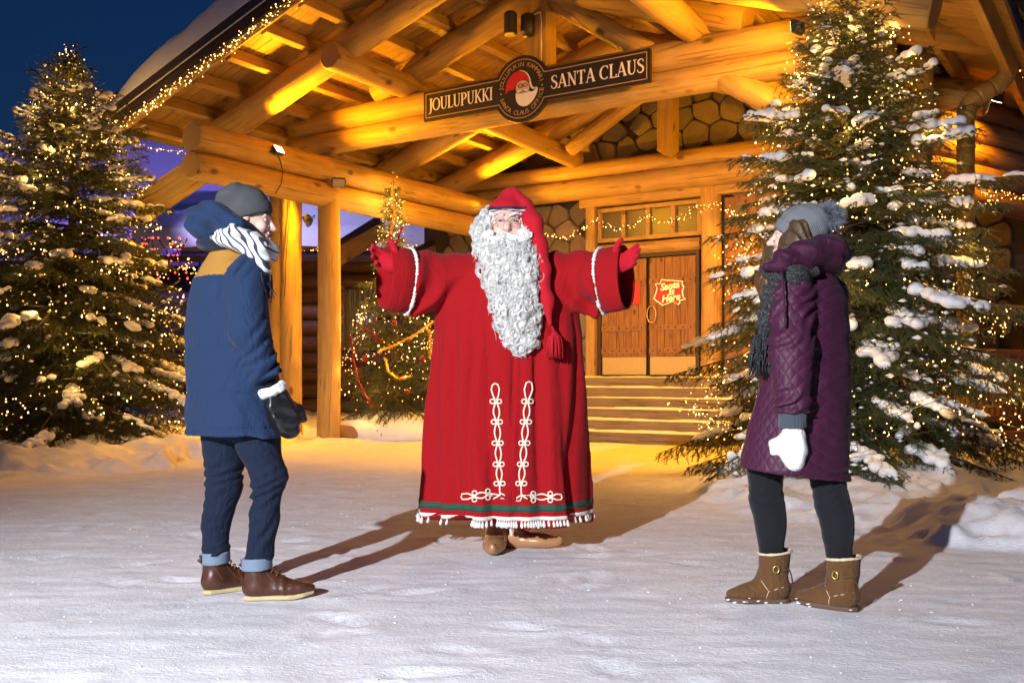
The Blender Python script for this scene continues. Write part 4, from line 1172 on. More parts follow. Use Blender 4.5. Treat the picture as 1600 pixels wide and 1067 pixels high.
    # fine snow dusting on the twigs, then the larger clumps on the boughs
    if clumps:
        i = rng.choice(len(A), min(len(A), 1700), replace=False); c = A[i]+D[i]*(Ln[i]*.5)[:, None]+np.array([0, 0, .012]); R3 = rng.uniform(.010, .030, (len(i), 1, 1))
        Vs = (c[:, None]+_o[None]*R3*np.array([1.3, 1.3, .7])*rng.uniform(.6, 1.4, (len(i), 6, 1))).reshape(-1, 3)
        link('snow_dusting', fastmesh('snow_dusting', Vs, (OCT_F[None]+6*np.arange(len(i))[:, None, None]).reshape(-1, 3)), M['snow'], r, True, kind='stuff')
    for i in range(clumps):
        P, L, f, az = spine[rng.integers(len(spine))]
        if f > .97: continue
        t = rng.uniform(.55, 1.0)*(len(P)-1); k = min(int(t), len(P)-2); p = P[k]+(P[k+1]-P[k])*(t-k); d = P[k+1]-P[k]
        o = bpy.data.objects.new('snow_clump', CLUMPS[rng.integers(len(CLUMPS))]); COL.objects.link(o); o.parent = r
        sc = np.exp(rng.uniform(math.log(cl_size[0]), math.log(cl_size[1]))); sc *= min(1, .45+L/1.5)
        o.location = Vector(p)+Vector((0, 0, .012)); el = rng.uniform(.6, 1.25)
        o.scale = (sc*el, sc*rng.uniform(.7, 1.1), sc*rng.uniform(.7, 1.1))
        dv = Vector(d).normalized(); o.rotation_euler = (rng.normal(0, .25), -math.asin(max(-.9, min(.9, dv.z))), math.atan2(dv.y, dv.x)+rng.normal(0, .25))
    # longer drifts lying along the boughs, following their droop
    order = rng.permutation(len(spine)); done = 0
    for i in order:
        if done >= boughs: break
        P, L, f, az = spine[i]
        if L < .45 or f > .93: continue
        P = np.array(P); a = rng.uniform(.35, .7); b = min(1.0, a+rng.uniform(.18, .5)); k = int(max(5, (b-a)*L/.036)); T_ = np.linspace(a, b, k)
        C = np.stack([np.interp(T_*(len(P)-1), np.arange(len(P)), P[:, j]) for j in range(3)], 1); side = np.array([-math.sin(az), math.cos(az), 0])
        C = C+side*rng.normal(0, .06, (k, 1))+np.array([0, 0, .004]); R_b = rng.uniform(.020, .060, k)*(1.15 if L > 1 else .9)
        c0 = C.mean(0); Cl = C-c0
        def fn(Q):
            d = None
            for c, q in zip(Cl, R_b):
                s = np.linalg.norm((Q-c)*np.array([1, 1, 1.25]), axis=1)-q; d = s if d is None else smin(d, s, .03)
            return d+.012*fbm(Q, 17, 2, int(i))
        lo = Cl.min(0)-.11; hi = Cl.max(0)+.11
        V_, F_q = surface(fn, lo, hi, .016)
        if len(F_q) < 20: continue
        V_, F_q = one_piece(V_, F_q); V_ = relaxed(V_, F_q, .35)
        me = fastmesh('snow_clump', V_, F_q); me.materials.append(M['snow']); me.polygons.foreach_set('use_smooth', [True]*len(me.polygons))
        o = bpy.data.objects.new('snow_clump', me); COL.objects.link(o); o.parent = r; o.location = Vector(c0); done += 1
    return r, np.array(tips), spine
def tree_lights(base, prof, H, label, loops, n, seed, rad=.0095, z0=.35, hot=.3, core=(.72, 1.02), group=None, nl=56, watt=8.0):
    rng = np.random.default_rng(seed); base = np.array(base, float)
    r = root('string_lights', Vector(base), label, 'string lights', group)
    pz = [p[0] for p in prof]; pr = [p[1] for p in prof]
    t = np.sort(rng.random(n)); t = t**.8
    N = 900; T = np.linspace(0, 1, N)
    z = z0+(H-z0-.05)*T; ph = seed+loops*2*math.pi*T**.8
    wob = np.array([math.sin(a*2.3+seed)+math.sin(a*3.7) for a in ph])
    R = np.interp(z, pz, pr)*(core[0]+(core[1]-core[0])*(.5+.25*wob))
    zz = z+.10*np.sin(ph*2.9)-.06*R*np.abs(np.sin(ph*2.5))
    W3 = np.stack([R*np.cos(ph), R*np.sin(ph), zz], 1)
    # bulbs crowd in bunches along the string
    g = vnoise(np.stack([T*loops*3, T*0, T*0+seed], 1), 1.0, seed); wt = np.clip(.55+g, .08, None)*(.4+R); wt /= wt.sum()
    i = rng.choice(N, n, p=wt)
    B = W3[i]+rng.normal(0, .06, (n, 3))
    mb = MB(); mb.tube([Vector(p+base) for p in W3], .0028, 4); mb.build('wire', M['wire'], r)
    me = bulbs_mesh('bulbs', B, rad, hot); link('bulbs', me, [M['bulb'], M['bulb_hot']], r, kind='stuff')
    for k in np.linspace(25, N-40, nl).astype(int):           # the light the string gives off
        lamp('string_glow', 'POINT', Vector(W3[k]*np.array([1.06, 1.06, 1])+base), watt, (1.0, .52, .12), parent=r, shadow_soft_size=.05)
    return r
PR_R = [(0, 1.62), (.45, 1.68), (1.0, 1.42), (2.1, 1.16), (3.0, .86), (3.9, .50), (4.75, .05)]
PR_L = [(0, 1.62), (.4, 1.72), (1.7, 1.66), (2.5, 1.42), (3.3, .95), (4.1, .48), (5.0, .04)]
PR_M = [(0, .75), (.7, .88), (1.5, .72), (2.1, .45), (2.7, .22), (3.7, .04)]
TR = (3.12, 9.15, .12); TL = (-5.55, 12.4, .12); TM = (-1.84, 15.25, .22)
spruce('large bushy spruce laden with snow clumps and fairy lights, its tip under the porch eaves', TR, PR_R, 4.72, 5, whorl=.15, per=8, clumps=90, boughs=200, cl_size=(.05, .13), sec=.066)
spruce('tall snowy spruce with fairy lights standing below the snow-capped gable end', TL, PR_L, 4.95, 8, whorl=.165, per=8, nl=.032, nw=.0065, stations=7, clumps=90, boughs=170, cl_size=(.05, .11))
spruce('slim spruce with tinsel and baubles standing behind the front porch post', TM, PR_M, 3.78, 12, whorl=.2, per=6, nl=.036, nw=.007, stations=6, clumps=0, sec=.09)
tree_lights(TR, PR_R, 4.72, 'fairy lights wound through the large spruce by the porch eaves', 19, 1450, 3, .0066, watt=5.5)
tree_lights(TL, PR_L, 4.95, 'fairy lights wound through the spruce below the gable end', 18, 1500, 6, .0080, watt=5.0)
tree_lights(TM, PR_M, 3.8, 'fairy lights wound through the slim tinselled spruce', 15, 560, 9, .0085, watt=4.0)
# tinsel and baubles on the slim tree
M['tinsel_r'] = plain('red tinsel', (.20, .006, .010), .3, .4)
M['tinsel_g'] = plain('gold tinsel', (.75, .45, .08), .28, .7)
def tinsel(px, Y, mat, label, rad=.03):
    rad *= .75
    P = []
    pts = [at(x, y, Y) for x, y in px]
    for i in range(len(pts)-1):
        for t in np.linspace(0, 1, 8, endpoint=False): P.append(pts[i].lerp(pts[i+1], t))
    P.append(pts[-1]); mb = MB(); mb.tube(P, rad*.35, 5)
    for p in P:
        for _ in range(14):
            d = Vector(RNG.normal(0, 1, 3)).normalized(); s = d.orthogonal().normalized()*.005; q = p+Vector(RNG.normal(0, .012, 3))
            mb.add([list(q-s), list(q+s), list(q+d*rad*random.uniform(.7, 1.3))], [(0, 1, 2)])
    return tag(mb.build('tinsel_garland', M[mat], loc=pts[0]), label, 'tinsel')
tinsel([(592, 549), (620, 538), (650, 522), (682, 500)], 14.5, 'tinsel_g', 'gold tinsel draped across the middle of the slim spruce', .045)
tinsel([(602, 560), (606, 580), (622, 592), (640, 588)], 14.5, 'tinsel_g', 'short loop of gold tinsel low on the slim spruce', .04)
tinsel([(670, 515), (674, 540), (672, 560)], 14.6, 'tinsel_g', 'gold tinsel tail hanging on the slim spruce beside the red robe', .04)
tinsel([(548, 525), (552, 560), (560, 595), (572, 620), (586, 636)], 14.5, 'tinsel_r', 'long red tinsel hanging down the slim spruce beside the post', .045)
tinsel([(566, 512), (580, 520), (596, 534)], 14.5, 'tinsel_r', 'short red tinsel across the slim spruce', .04)
tinsel([(628, 355), (622, 375), (616, 388)], 14.8, 'tinsel_r', 'red tinsel near the top of the slim spruce', .04)
tinsel([(612, 292), (616, 330), (611, 365)], 15.0, 'tinsel_g', 'gold tinsel wound down the tip of the slim spruce', .05)
for k, (x, y) in enumerate(((616, 505), (654, 470), (570, 560), (636, 612), (598, 460), (660, 560))):
    mb = MB(); c = at(x, y, 14.45)
    mb.tube([c+Vector((0, 0, .04*math.sin(a))) for a in np.linspace(-1.57, 1.57, 9)], [max(.001, .04*math.cos(a)) for a in np.linspace(-1.57, 1.57, 9)], 12)
    mb.tube([c+Vector((0, 0, .038)), c+Vector((0, 0, .055))], .01, 8)
    tag(mb.build('bauble', M['tinsel_r'], loc=c, smooth=True), ('red bauble beside the gold tinsel in the middle of the slim spruce', 'red bauble under the outstretched red sleeve on the slim spruce', 'red bauble next to the long red tinsel', 'red bauble low on the slim spruce below the tinsel loop', 'red bauble above the short red tinsel', 'red bauble by the gold tinsel tail near the robe')[k], 'bauble', 'baubles on the slim spruce')
# log planter with snow round the slim tree
pl = root('log_planter', at(590, 686, 14.9), 'low log edging with snow heaped on it below the slim spruce', 'planter')
log('edge_log', at(530, 676, 14.75), at(628, 679, 14.9), .115, .105, pl, [M['midlog'], M['end']])
log('edge_log', at(628, 676, 15.0), at(690, 672, 15.6), .09, .09, pl, [M['midlog'], M['end']])
def heap(P):
    d = sell(P, (0, 0, 0), (1.05, .62, .30)); return np.maximum(d+.07*fbm(P, 2.2, 3, 4), -P[:, 2]-.2)
V, F = surface(heap, (-1.4, -.9, -.25), (1.4, .9, .5), .05)
c = at(607, 672, 15.25)
me = fastmesh('snow_heap', V, F); link('snow_heap', me, M['snow'], pl, True, loc=c+Vector((0, 0, -.02)))
# ================================================================== people: shared pieces
def lb(mb, name, mat, parent, smooth=True, **t): return link(name, mb.mesh(name), mat, parent, smooth, **t)
def bvh_of(o):
    me = o.data; return BVHTree.FromPolygons([v.co[:] for v in me.vertices], [tuple(p.vertices) for p in me.polygons])
def knit(name, col, rib=60, rough=.95):
    t = NT(name); v = t.coord(rot=(0, .5, 0))
    w = t.n('ShaderNodeTexWave', Vector=v, Scale=rib, Distortion=2.0, Detail=2, Detail__Scale=3.0, _wave_type='BANDS', _bands_direction='X')
    w2 = t.n('ShaderNodeTexWave', Vector=v, Scale=rib*1.3, Distortion=3.0, Detail=1, _wave_type='BANDS', _bands_direction='Z')
    h = t.math('ADD', w.outputs[1], t.math('ADD', t.math('MULTIPLY', w2.outputs[1], .6), t.noise(t.coord(), 240, 2)))
    t.p(Base__Color=t.mix(tuple(x*.6 for x in col), tuple(x*1.25 for x in col), t.math('MULTIPLY', h, .45)), Roughness=rough, Specular__IOR__Level=.15, Normal=t.bump(h, .55, .004)); return t.mat
def cloth(name, col, rough=.8, weave=420, sheen=.25, wr=.0, wscale=14, var=.12):
    t = NT(name); v = t.coord()
    w = t.n('ShaderNodeTexWave', Vector=t.coord((1, 1, 1), rot=(0, 0, .6)), Scale=weave*.25, Distortion=1.0, Detail=1)
    n = t.noise(v, 14, 4, .6); f = t.noise(v, weave, 2, .7)
    t.p(Base__Color=t.mix(tuple(x*(1-var) for x in col), tuple(min(1, x*(1+var)) for x in col), t.mix(n, f, .5)), Roughness=rough, Sheen__Weight=sheen, Sheen__Roughness=.5, Specular__IOR__Level=.25)
    big = None
    if wr:                                          # soft creases under the weave
        cr = t.math('ABSOLUTE', t.math('SUBTRACT', t.noise(t.coord((1, 1, .55), rot=(.3, .2, 0)), wscale, 3, .5, .9), .5))
        big = t.bump(t.math('POWER', cr, .6), min(1.0, wr), .030)
    t.p(Normal=t.bump(f, .35, .004, big))
    return t.mat
SKIN = NT('skin'); _n = SKIN.noise(SKIN.coord(), 25, 3)
SKIN.p(Base__Color=SKIN.mix((.68, .40, .32), (.78, .52, .43), _n), Roughness=.5, Subsurface__Weight=.15, Subsurface__Radius=(.02, .008, .004), Subsurface__Scale=.5)
M['skin'] = SKIN.mat
M['eye_white'] = plain('eye white', (.55, .52, .50), .5); M['iris'] = plain('blue grey iris', (.09, .13, .17), .15)
M['lip'] = plain('lips', (.50, .20, .18), .45)
def hand_sdf(P, wrist, fwd, thumb, nrm, curl=.25, size=1.0, fat=1.0, spread=.10):
    """an open hand: palm and five separate fingers. fwd along the fingers, thumb across towards the thumb side, nrm out of the palm"""
    f = np.array(fwd, float); f /= np.linalg.norm(f); u = np.array(thumb, float); u -= f*(u@f); u /= np.linalg.norm(u)
    n = np.array(nrm, float); n -= f*(n@f)+u*(n@u); n /= np.linalg.norm(n); w = np.array(wrist, float); s = size
    def p(a, b, c): return w+(f*a+u*b+n*c)*s
    R = np.stack([f, u, n], 1)
    d = sell(P, p(.052, .0, 0), (.052*s, .043*s, .021*s*fat), R)
    d = smin(d, sseg(P, p(-.06, 0, 0), p(.02, 0, 0), .030*s*fat, .030*s*fat), .02*s)
    for i, (b, L) in enumerate(((.031, .072), (.011, .082), (-.010, .076), (-.030, .058))):
        sp = spread*(1.5-i); k = curl*(1+.28*i)
        a0 = p(.085-.004*i*i*.5, b, 0); ang = 0; q = np.array([.085-.004*i*i*.5, b, 0.0]); pts = [q.copy()]
        for j, l in enumerate((.45, .32, .23)):
            ang += k*(.7 if j == 0 else 1.0)
            q = q+np.array([math.cos(ang)*math.cos(sp), math.cos(ang)*math.sin(sp), math.sin(ang)])*L*l; pts.append(q.copy())
        W3 = [p(*x) for x in pts]; r = .0098*s*fat
        d = smin(d, chain(P, W3, [r*1.06, r*1.0, r*.95, r*.82], .004), .006*s)
    th = [p(.018, .030, .004), p(.045, .062, .014), p(.068, .084, .016), p(.088, .094, .014)]
    d = smin(d, chain(P, th, [.015*s*fat, .0125*s*fat, .0115*s*fat, .0095*s*fat], .006), .012*s)
    return d
def rough_ring(pts, rad, parent, mat, name, n=7, amp=.4, sd=0):
    pts = [Vector(p) for p in pts]; rng = np.random.default_rng(sd)
    mb = MB(); mb.tube(pts, [rad*(1+amp*rng.uniform(-1, 1)) for _ in pts], n, closed=True); return lb(mb, name, mat, parent)

# ================================================================== the figure in the red robe
SX0, SY0 = -.036, 5.55; SS = FPX/SY0
def sx(px): return (px-800)/SS-SX0
def sz(py): return CAM_H+(HORIZON-py)/SS
M['red'] = cloth('red felted wool', (.32, .0026, .006), .9, 380, .04, .30, 7)
M['red_glove'] = cloth('red knitted glove', (.47, .006, .018), .85, 300, .04)
M['beard'] = plain('white hair', (.88, .86, .81), .6, var=.07, nscale=60)
_b = M['beard'].node_tree.nodes['Principled BSDF']; _b.inputs['Subsurface Weight'].default_value = .35; _b.inputs['Subsurface Radius'].default_value = (.02, .018, .015); _b.inputs['Subsurface Scale'].default_value = .6
M['cord'] = plain('cream cord', (.78, .70, .55), .7, bump=.4, bscale=400)
M['trim'] = plain('white woollen trim', (.74, .72, .66), .9, bump=.8, bscale=160)
M['green'] = plain('green braid', (.012, .07, .045), .8, bump=.6, bscale=220)
M['navy'] = plain('navy ribbon', (.012, .018, .05), .7); M['leather'] = plain('tan leather', (.40, .19, .085), .3, var=.2, nscale=12, bump=.1, bscale=60)
M['metal'] = plain('gold wire', (.65, .5, .3), .25, .9)
santa = root('person', (SX0, SY0, 0), 'person in a long red robe and cap with curly white beard, arms spread wide', 'person')
ROBE = [(.162, -.02, .0, .488, .27), (.5, -.012, .0, .466, .265), (.9, .008, 0, .438, .26), (1.2, .015, 0, .418, .265), (1.42, .01, 0, .392, .245), (1.56, 0, 0, .335, .21), (1.645, 0, .01, .23, .16), (1.72, 0, .01, .12, .12)]
ARM = np.array([-.87, -.47, .05]); ARM = ARM/np.linalg.norm(ARM)
SHO = np.array([-.27, .0, 1.51]); END = np.array([-.535, -.18, 1.505])
def robe_fn(P):
    x, y, z = P.T; th = np.arctan2(y, x)
    Q = np.stack([th*3.0, z*.55, 0*z], 1); Q2 = np.stack([th*7.5, z*.8, 0*z+3], 1)
    am = sstep(1.45, .35, z)
    f = (np.abs(vnoise(Q, 1.0, 4))-.3)*.06*am+vnoise(Q2, 1.0, 6)*.022*am*(.4+.6*sstep(1.0, .3, z))
    for t0, w0, a0, s0 in ((-2.55, .07, .045, .10), (-2.2, .06, .03, -.06), (-1.95, .05, .028, .08), (-1.22, .05, .032, -.10), (-.95, .07, .05, .05), (-.62, .06, .04, .12), (-.3, .07, .04, 0), (-2.85, .06, .035, .05)):
        f = f+.8*a0*(.75+.5*vnoise(np.stack([z*2.2, z*0+t0*5, 0*z], 1), 1.0, 8))*np.exp(-((th-t0-s0*(1.3-z))/(w0*(1.6-.5*z)))**2)*sstep(1.52, 1.0, z)       # hanging pleats
    d = column(P, ROBE, pw=2.25)+f
    d = d+.014*np.exp(-((x-.045+.01*np.sin(z*3))/.010)**2)*(y < 0)*sstep(1.3, 1.0, z)      # the front opening
    M_ = P*np.array([-1, 1, 1.])
    for Pm, sd in ((P, 1), (M_, 2)):
        t = np.clip((Pm-SHO)@(END-SHO)/((END-SHO)@(END-SHO)), -.1, 1.0)
        ax = SHO+t[:, None]*(END-SHO)
        q = Pm-ax; along = (Pm-SHO)@ARM
        fold = .034*np.sin(along*38+3.5*q[:, 2]/.15+vnoise(Pm, 5, sd)*3)*sstep(.50, .16, along)*(.35+.65*sstep(.1, -.12, q[:, 2]))+.016*(np.abs(vnoise(Pm*np.array([1, 1, .45])+.25*Pm[:, [2, 0, 1]], 9, 30+sd))-.3)*1.9
        hang = np.where(q[:, 2] < 0, .88, 1.12)
        qp = q@np.array([ARM[1], -ARM[0], 0]); q2 = q+np.outer(qp*.28*sstep(.15, .5, t), np.array([ARM[1], -ARM[0], 0]))
        s = np.linalg.norm(q2*np.stack([np.ones(len(P)), np.ones(len(P)), hang], 1), axis=1)-.168+fold
        s = np.maximum(s, (Pm-END)@ARM)
        d = smin(d, s, .05)
    return d
robe = soft('robe', robe_fn, (-.78, -.48, .10), (.78, .48, 1.75), .0115, M['red'], santa, relax=1)
rbv = bvh_of(robe)
def on_robe(px, py, off=.004):                  # the point of the robe seen at a photo pixel, in the figure's frame
    o = Vector((-SX0, -SY0, CAM_H)); d = Vector(((px-800)/FPX, 1, (HORIZON-py)/FPX)).normalized()
    h = rbv.ray_cast(o, d)
    if h[0] is None: return None
    return h[0]+h[1]*off
def robe_ring(z, n=220, off=.004, wob=None):
    out = []
    for i in range(n):
        a = 2*math.pi*i/n; d = Vector((math.cos(a), math.sin(a), 0))
        h = rbv.ray_cast(Vector((0, 0, z))+d*1.5, -d)
        out.append((h[0] if h[0] is not None else d*.4+Vector((0, 0, z)))+d*off)
    return out
def band(z0, z1, name, mat, off=.004):
    A = robe_ring(z0, off=off*.6); B = robe_ring((z0+z1)/2, off=off); C = robe_ring(z1, off=off*.6); A0 = robe_ring(z0, off=-.004); C0 = robe_ring(z1, off=-.004)
    mb = MB(); mb.loft([[list(p) for p in r] for r in (A0, A, B, C, C0)], 0, False, False); return lb(mb, name, mat, santa)
band(.243, .278, 'green_band', M['green']); band(.196, .217, 'white_band', M['trim'])
band(.168, .195, 'red_edging', M['red'], .002)
ring = robe_ring(.194, 130, .006)
mb = MB()
for i, p in enumerate(ring):
    if random.random() < .06: continue
    a = Vector((p.x, p.y, 0)).normalized(); q = p+Vector((0, 0, -.006)); j = random.uniform(.85, 1.2)
    mb.tube([q+Vector((0, 0, .008)), q+Vector((0, 0, -.004)), q+a*.004+Vector((0, 0, -.018*j)), q+a*.003+Vector((0, 0, -.027*j))], [.003, .0075, .0095*j, .006], 7)
lb(mb, 'fringe', M['trim'], santa, kind='stuff')
# cord embroidery: loops between small coiled knots
def cord(px, name='cord_loop', rad=.0048):
    P = [on_robe(x, y, .003) for x, y in px]; P = [p for p in P if p is not None]
    if len(P) > 2: mb = MB(); mb.tube(P, rad, 6); lb(mb, name, M['cord'], santa)
def ringpx(cx, cy, r, n=14): return [(cx+r*math.cos(a), cy+r*math.sin(a)) for a in np.linspace(0, 2*math.pi, n)]
def lens(a, b, w):
    a = np.array(a, float); b = np.array(b, float); d = b-a; L = np.linalg.norm(d); nn = np.array([-d[1], d[0]])/L
    for s in (-1, 1): cord([tuple(a+d*t+nn*s*w*math.sin(math.pi*t)) for t in np.linspace(0, 1, 10)])
def knot(c, ax):
    ax = np.array(ax, float)
    for s in (-1, 1): cord(ringpx(c[0]+ax[0]*s*5.2, c[1]+ax[1]*s*5.2, 3.4), 'cord_knot', .0042)
for side in (-1, 1):
    cx = (lambda y: 774+(y-600)*.045) if side < 0 else (lambda y: 826.5-(y-595)*.075)
    ys = [627, 659, 692, 725, 755]
    top = 599 if side < 0 else 596
    cord([(cx(y)+w, y) for w, y in [(0, 627), (-4, 618), (-6, 608), (-4, top+2), (0, top), (4, top+2), (6, 608), (4, 618), (0, 627)]])
    for y in ys: knot((cx(y), y), (1, 0))
    for a, b in zip(ys[:-1], ys[1:]): lens((cx(a), a), (cx(b), b), 4.6)
    x0 = cx(755); e = -1 if side < 0 else 1
    cord([(x0, 755), (x0+.5, 768), (x0+1, 773), (x0+e*6, 777), (x0+e*10, 779)])
    if side < 0:
        cord([(x0+1, 773), (x0-14, 771), (x0-22, 774)]); cord([(x0+1, 770), (x0+8, 773), (x0+9, 779), (x0+2, 778)])
        ks = [(762, 772), (742, 775)]; endx = 721
    else:
        cord([(x0+1, 773), (x0-7, 777), (x0-8, 782), (x0-1, 782), (x0+2, 774), (x0+14, 773)])
        ks = [(833, 776), (860, 776)]; endx = 878
    for c in ks: knot(c, (0, 1))
    lens((x0+e*14 if side > 0 else x0-12, 773), ks[0], 2.5) if abs(ks[0][0]-x0) > 16 else None
    lens(ks[0], ks[1], 4.5)
    cx2, cy2 = ks[1]; cord([(cx2, cy2), (cx2+(endx-cx2)*.5, cy2-4.5), (endx-e*2, cy2-4), (endx, cy2+1), (endx-e*2, cy2+4.5), (cx2+(endx-cx2)*.5, cy2+4.5), (cx2, cy2)])
cord([(941, 440), (940, 430), (939.5, 421), (942, 418.5), (946, 421), (949, 426)], 'sleeve_cord', .005)
# cuffs, trim, gloves
for side in (1, -1):
    mir = Vector((side, 1, 1)); sc = lambda v: Vector((v[0]*side, v[1], v[2]))
    a = Vector(ARM); X = a.cross(Vector((0, 0, 1))).normalized(); Z = X.cross(a)
    def ringp(s, r, n=44, dz=0, amp=.03, lo=1.1):
        out = []
        for i in range(n):
            t = 2*math.pi*i/n; rr = r*(1+amp*math.sin(3*t+s*20)); zz = math.sin(t)
            out.append(sc(Vector(END)+a*s+X*(math.cos(t)*rr*.74)+Z*(zz*rr*(lo if zz < 0 else .96))))
        return out
    mb = MB(); rr = [ringp(-.012, .150), ringp(-.01, .170), ringp(.06, .171), ringp(.125, .170), ringp(.132, .166), ringp(.125, .157), ringp(.03, .135), ringp(-.05, .11), ringp(-.10, .08)]
    rings = [[list(p) for p in r] for r in rr]
    if side < 0: rings = [r[::-1] for r in rings]
    mb.loft(rings, 0, False, True); lb(mb, 'cuff', M['red'], santa)
    rough_ring(ringp(-.004, .174, 110), .0085, santa, M['trim'], 'cuff_trim', amp=.55, sd=3)
    # the arm inside the sleeve carries the hand
    wr = np.array([-.575, -.27, 1.555])
    def hfn(P, s=side):
        Q = P*np.array([s, 1, 1.]); d = hand_sdf(Q, wr, (-.80, -.28, .36), (.28, .10, .95), (.25, -.95, -.1), .30, 1.17, 1.15, .05)
        return smin(d, sseg(Q, (-.43, -.14, 1.51), tuple(wr-np.array([-.02, 0, .005])), .045, .037), .02)
    lo = np.array([-.86, -.50, 1.42]); hi = np.array([-.38, -.08, 1.78])
    if side < 0: lo[0], hi[0] = .38, .86
    soft('glove', hfn, lo, hi, .0045, M['red_glove'], santa)
# --- head
HC = np.array([.008, -.03, 1.812]); HS = 1.17
def K(*t): return HC+HS*np.array(t)
def head_fn(P):
    P = HC+(P-HC)/HS
    d = sell(P, HC, (.082, .108, .128))
    d = smin(d, sell(P, HC+(0, -.055, -.06), (.062, .055, .065)), .04)
    for s in (-1, 1):
        d = smin(d, sell(P, HC+(s*.040, -.085, -.032), (.028, .022, .024)), .02)      # cheeks
        d = smin(d, sseg(P, HC+(s*.012, -.104, .032), HC+(s*.052, -.092, .030), .009, .007), .012)   # brow ridge
        d = smax(d, -sell(P, HC+(s*.033, -.113, .008), (.020, .014, .012)), .012)     # eye sockets
        d = smin(d, sell(P, HC+(s*.085, .0, -.005), (.012, .026, .036)), .01)
    d = smin(d, chain(P, [HC+(0, -.108, .018), HC+(0, -.122, -.01), HC+(0, -.132, -.028)], [.009, .012, .0165], .01), .012)
    for s in (-1, 1): d = smin(d, sell(P, HC+(s*.014, -.118, -.030), (.010, .012, .009)), .006)
    d = smin(d, sseg(P, HC+(0, .02, -.1), HC+(0, .04, -.24), .06, .065), .03)
    return d*HS
soft('head', head_fn, K(-.12, -.17, -.27), K(.12, .14, .15), .006, M['skin'], santa)
for s in (-1, 1):
    c = K(s*.033, -.098, .008)
    mb = MB(); zz = np.linspace(-1.57, 1.57, 9)
    mb.tube([Vector(c+(0, -.0145*math.sin(a), 0)) for a in zz], [max(.0005, .0145*math.cos(a)) for a in zz], 12); lb(mb, 'eyeball', M['eye_white'], santa)
    mb = MB(); mb.tube([Vector(c+(0, -.0138, 0)), Vector(c+(0, -.0158, 0))], [.0070, .0045], 10); lb(mb, 'iris', M['iris'], santa)
    mb = MB(); mb.tube([Vector(K(s*(.014+.042*t), -.112+.02*t*t, .0135+.004*math.sin(t*3))) for t in np.linspace(0, 1, 7)], .0064, 6); mb.tube([Vector(K(s*(.014+.042*t), -.110+.02*t*t, .0005-.004*math.sin(t*3))) for t in np.linspace(0, 1, 7)], .0050, 6); lb(mb, 'eyelid', M['skin'], santa)
    mb = MB()
    for k in range(46):
        t = random.random(); p = Vector(K(s*(.010+.052*t), -.117+.025*t*t+random.uniform(-.004, .004), .031+.010*math.sin(t*2.6)+random.uniform(-.006, .006)))
        mb.tube([p, p+Vector((s*.008, -.005, .003)), p+Vector((s*.018, -.002, .0))], [.0026, .0024, .0006], 4)
    lb(mb, 'eyebrow', M['beard'], santa)
    gl = [Vector(K(s*.035+.024*math.copysign(abs(math.cos(a))**.6, math.cos(a)), -.138, -.004+.016*math.copysign(abs(math.sin(a))**.6, math.sin(a)))) for a in np.linspace(0, 2*math.pi, 24, endpoint=False)]
    mb = MB(); mb.tube(gl, .0013, 5, closed=True); mb.tube([Vector(K(s*.059, -.137, .002)), Vector(K(s*.088, -.07, .006)), Vector(K(s*.088, 0, .006))], .0013, 5)
    if s == 1: mb.tube([Vector(K(-.011, -.138, .001)), Vector(K(0, -.142, .006)), Vector(K(.011, -.138, .001))], .0013, 5)
    lb(mb, 'glasses', M['metal'], santa)
# --- hair and beard: a soft mass under several hundred curls
BTAB = [(1.095, .085, -.245, .035, .04), (1.14, .08, -.255, .085, .06), (1.25, .068, -.26, .112, .075), (1.40, .05, -.26, .128, .085), (1.55, .028, -.235, .145, .095), (1.64, .010, -.18, .155, .11), (1.73, .002, -.105, .155, .115), (1.81, .0, -.035, .150, .11), (1.87, .0, .0, .130, .11), (1.90, 0, .0, .10, .09)]
def beard_fn(P):
    d = column(P, BTAB, pw=2.2)
    d = smin(d, sseg(P, (.08, -.25, 1.15), (.09, -.255, 1.10), .05, .03), .03)
    for s in (-1, 1): d = smin(d, chain(P, [(s*.118, -.06, 1.85), (s*.130, -.08, 1.76), (s*.125, -.11, 1.64)], [.045, .048, .045], .03), .03)
    d = d+.014*vnoise(P, 26, 3)+.008*vnoise(P, 60, 5)
    face = sell(P, K(0, -.16, .0), (.100, .18, .078)); d = smax(d, -face, .012)
    return smax(d, -sell(P, K(0, .02, 0), (.078, .09, .12)), .01)
beard = soft('beard', beard_fn, (-.26, -.42, 1.0), (.27, .16, 1.96), .008, M['beard'], santa)
bb = bvh_of(beard); rng = np.random.default_rng(77)
mb = MB(); made = 0; occ = []
def curl(c, nrm, r, tr, turns, ph, hand, droop=.3):
    n = Vector(nrm).normalized(); X = n.cross(Vector((0, 0, 1)))
    X = X.normalized() if X.length > .1 else Vector((1, 0, 0)); Y = n.cross(X)
    k = int(12*turns)
    for st in range(13):                           # each ringlet is a bundle of fine locks
        P = []; R = []; o1, o2, o3 = rng.normal(0, .0042), rng.normal(0, .0040), rng.normal(0, .22)
        for i in range(k+1):
            t = i/k; a = ph+o3+hand*2*math.pi*turns*t; rad = (r+o1)*(1-.60*t)
            P.append(Vector(c)+X*(math.cos(a)*rad)+Y*(math.sin(a)*rad)+n*(.000+o2+.011*t)); R.append(tr*(1.1-.8*t**3))
        tail = Vector(c)+X*(math.cos(ph)*r*1.1)+Y*(math.sin(ph)*r)+Vector((0, 0, r*1.6 if c.z < 1.78 else 0))-n*.004
        mb.tube([tail+Vector(rng.normal(0, .005, 3))]+P, [tr*.6]+R, 3, cap=False)
tries = 0
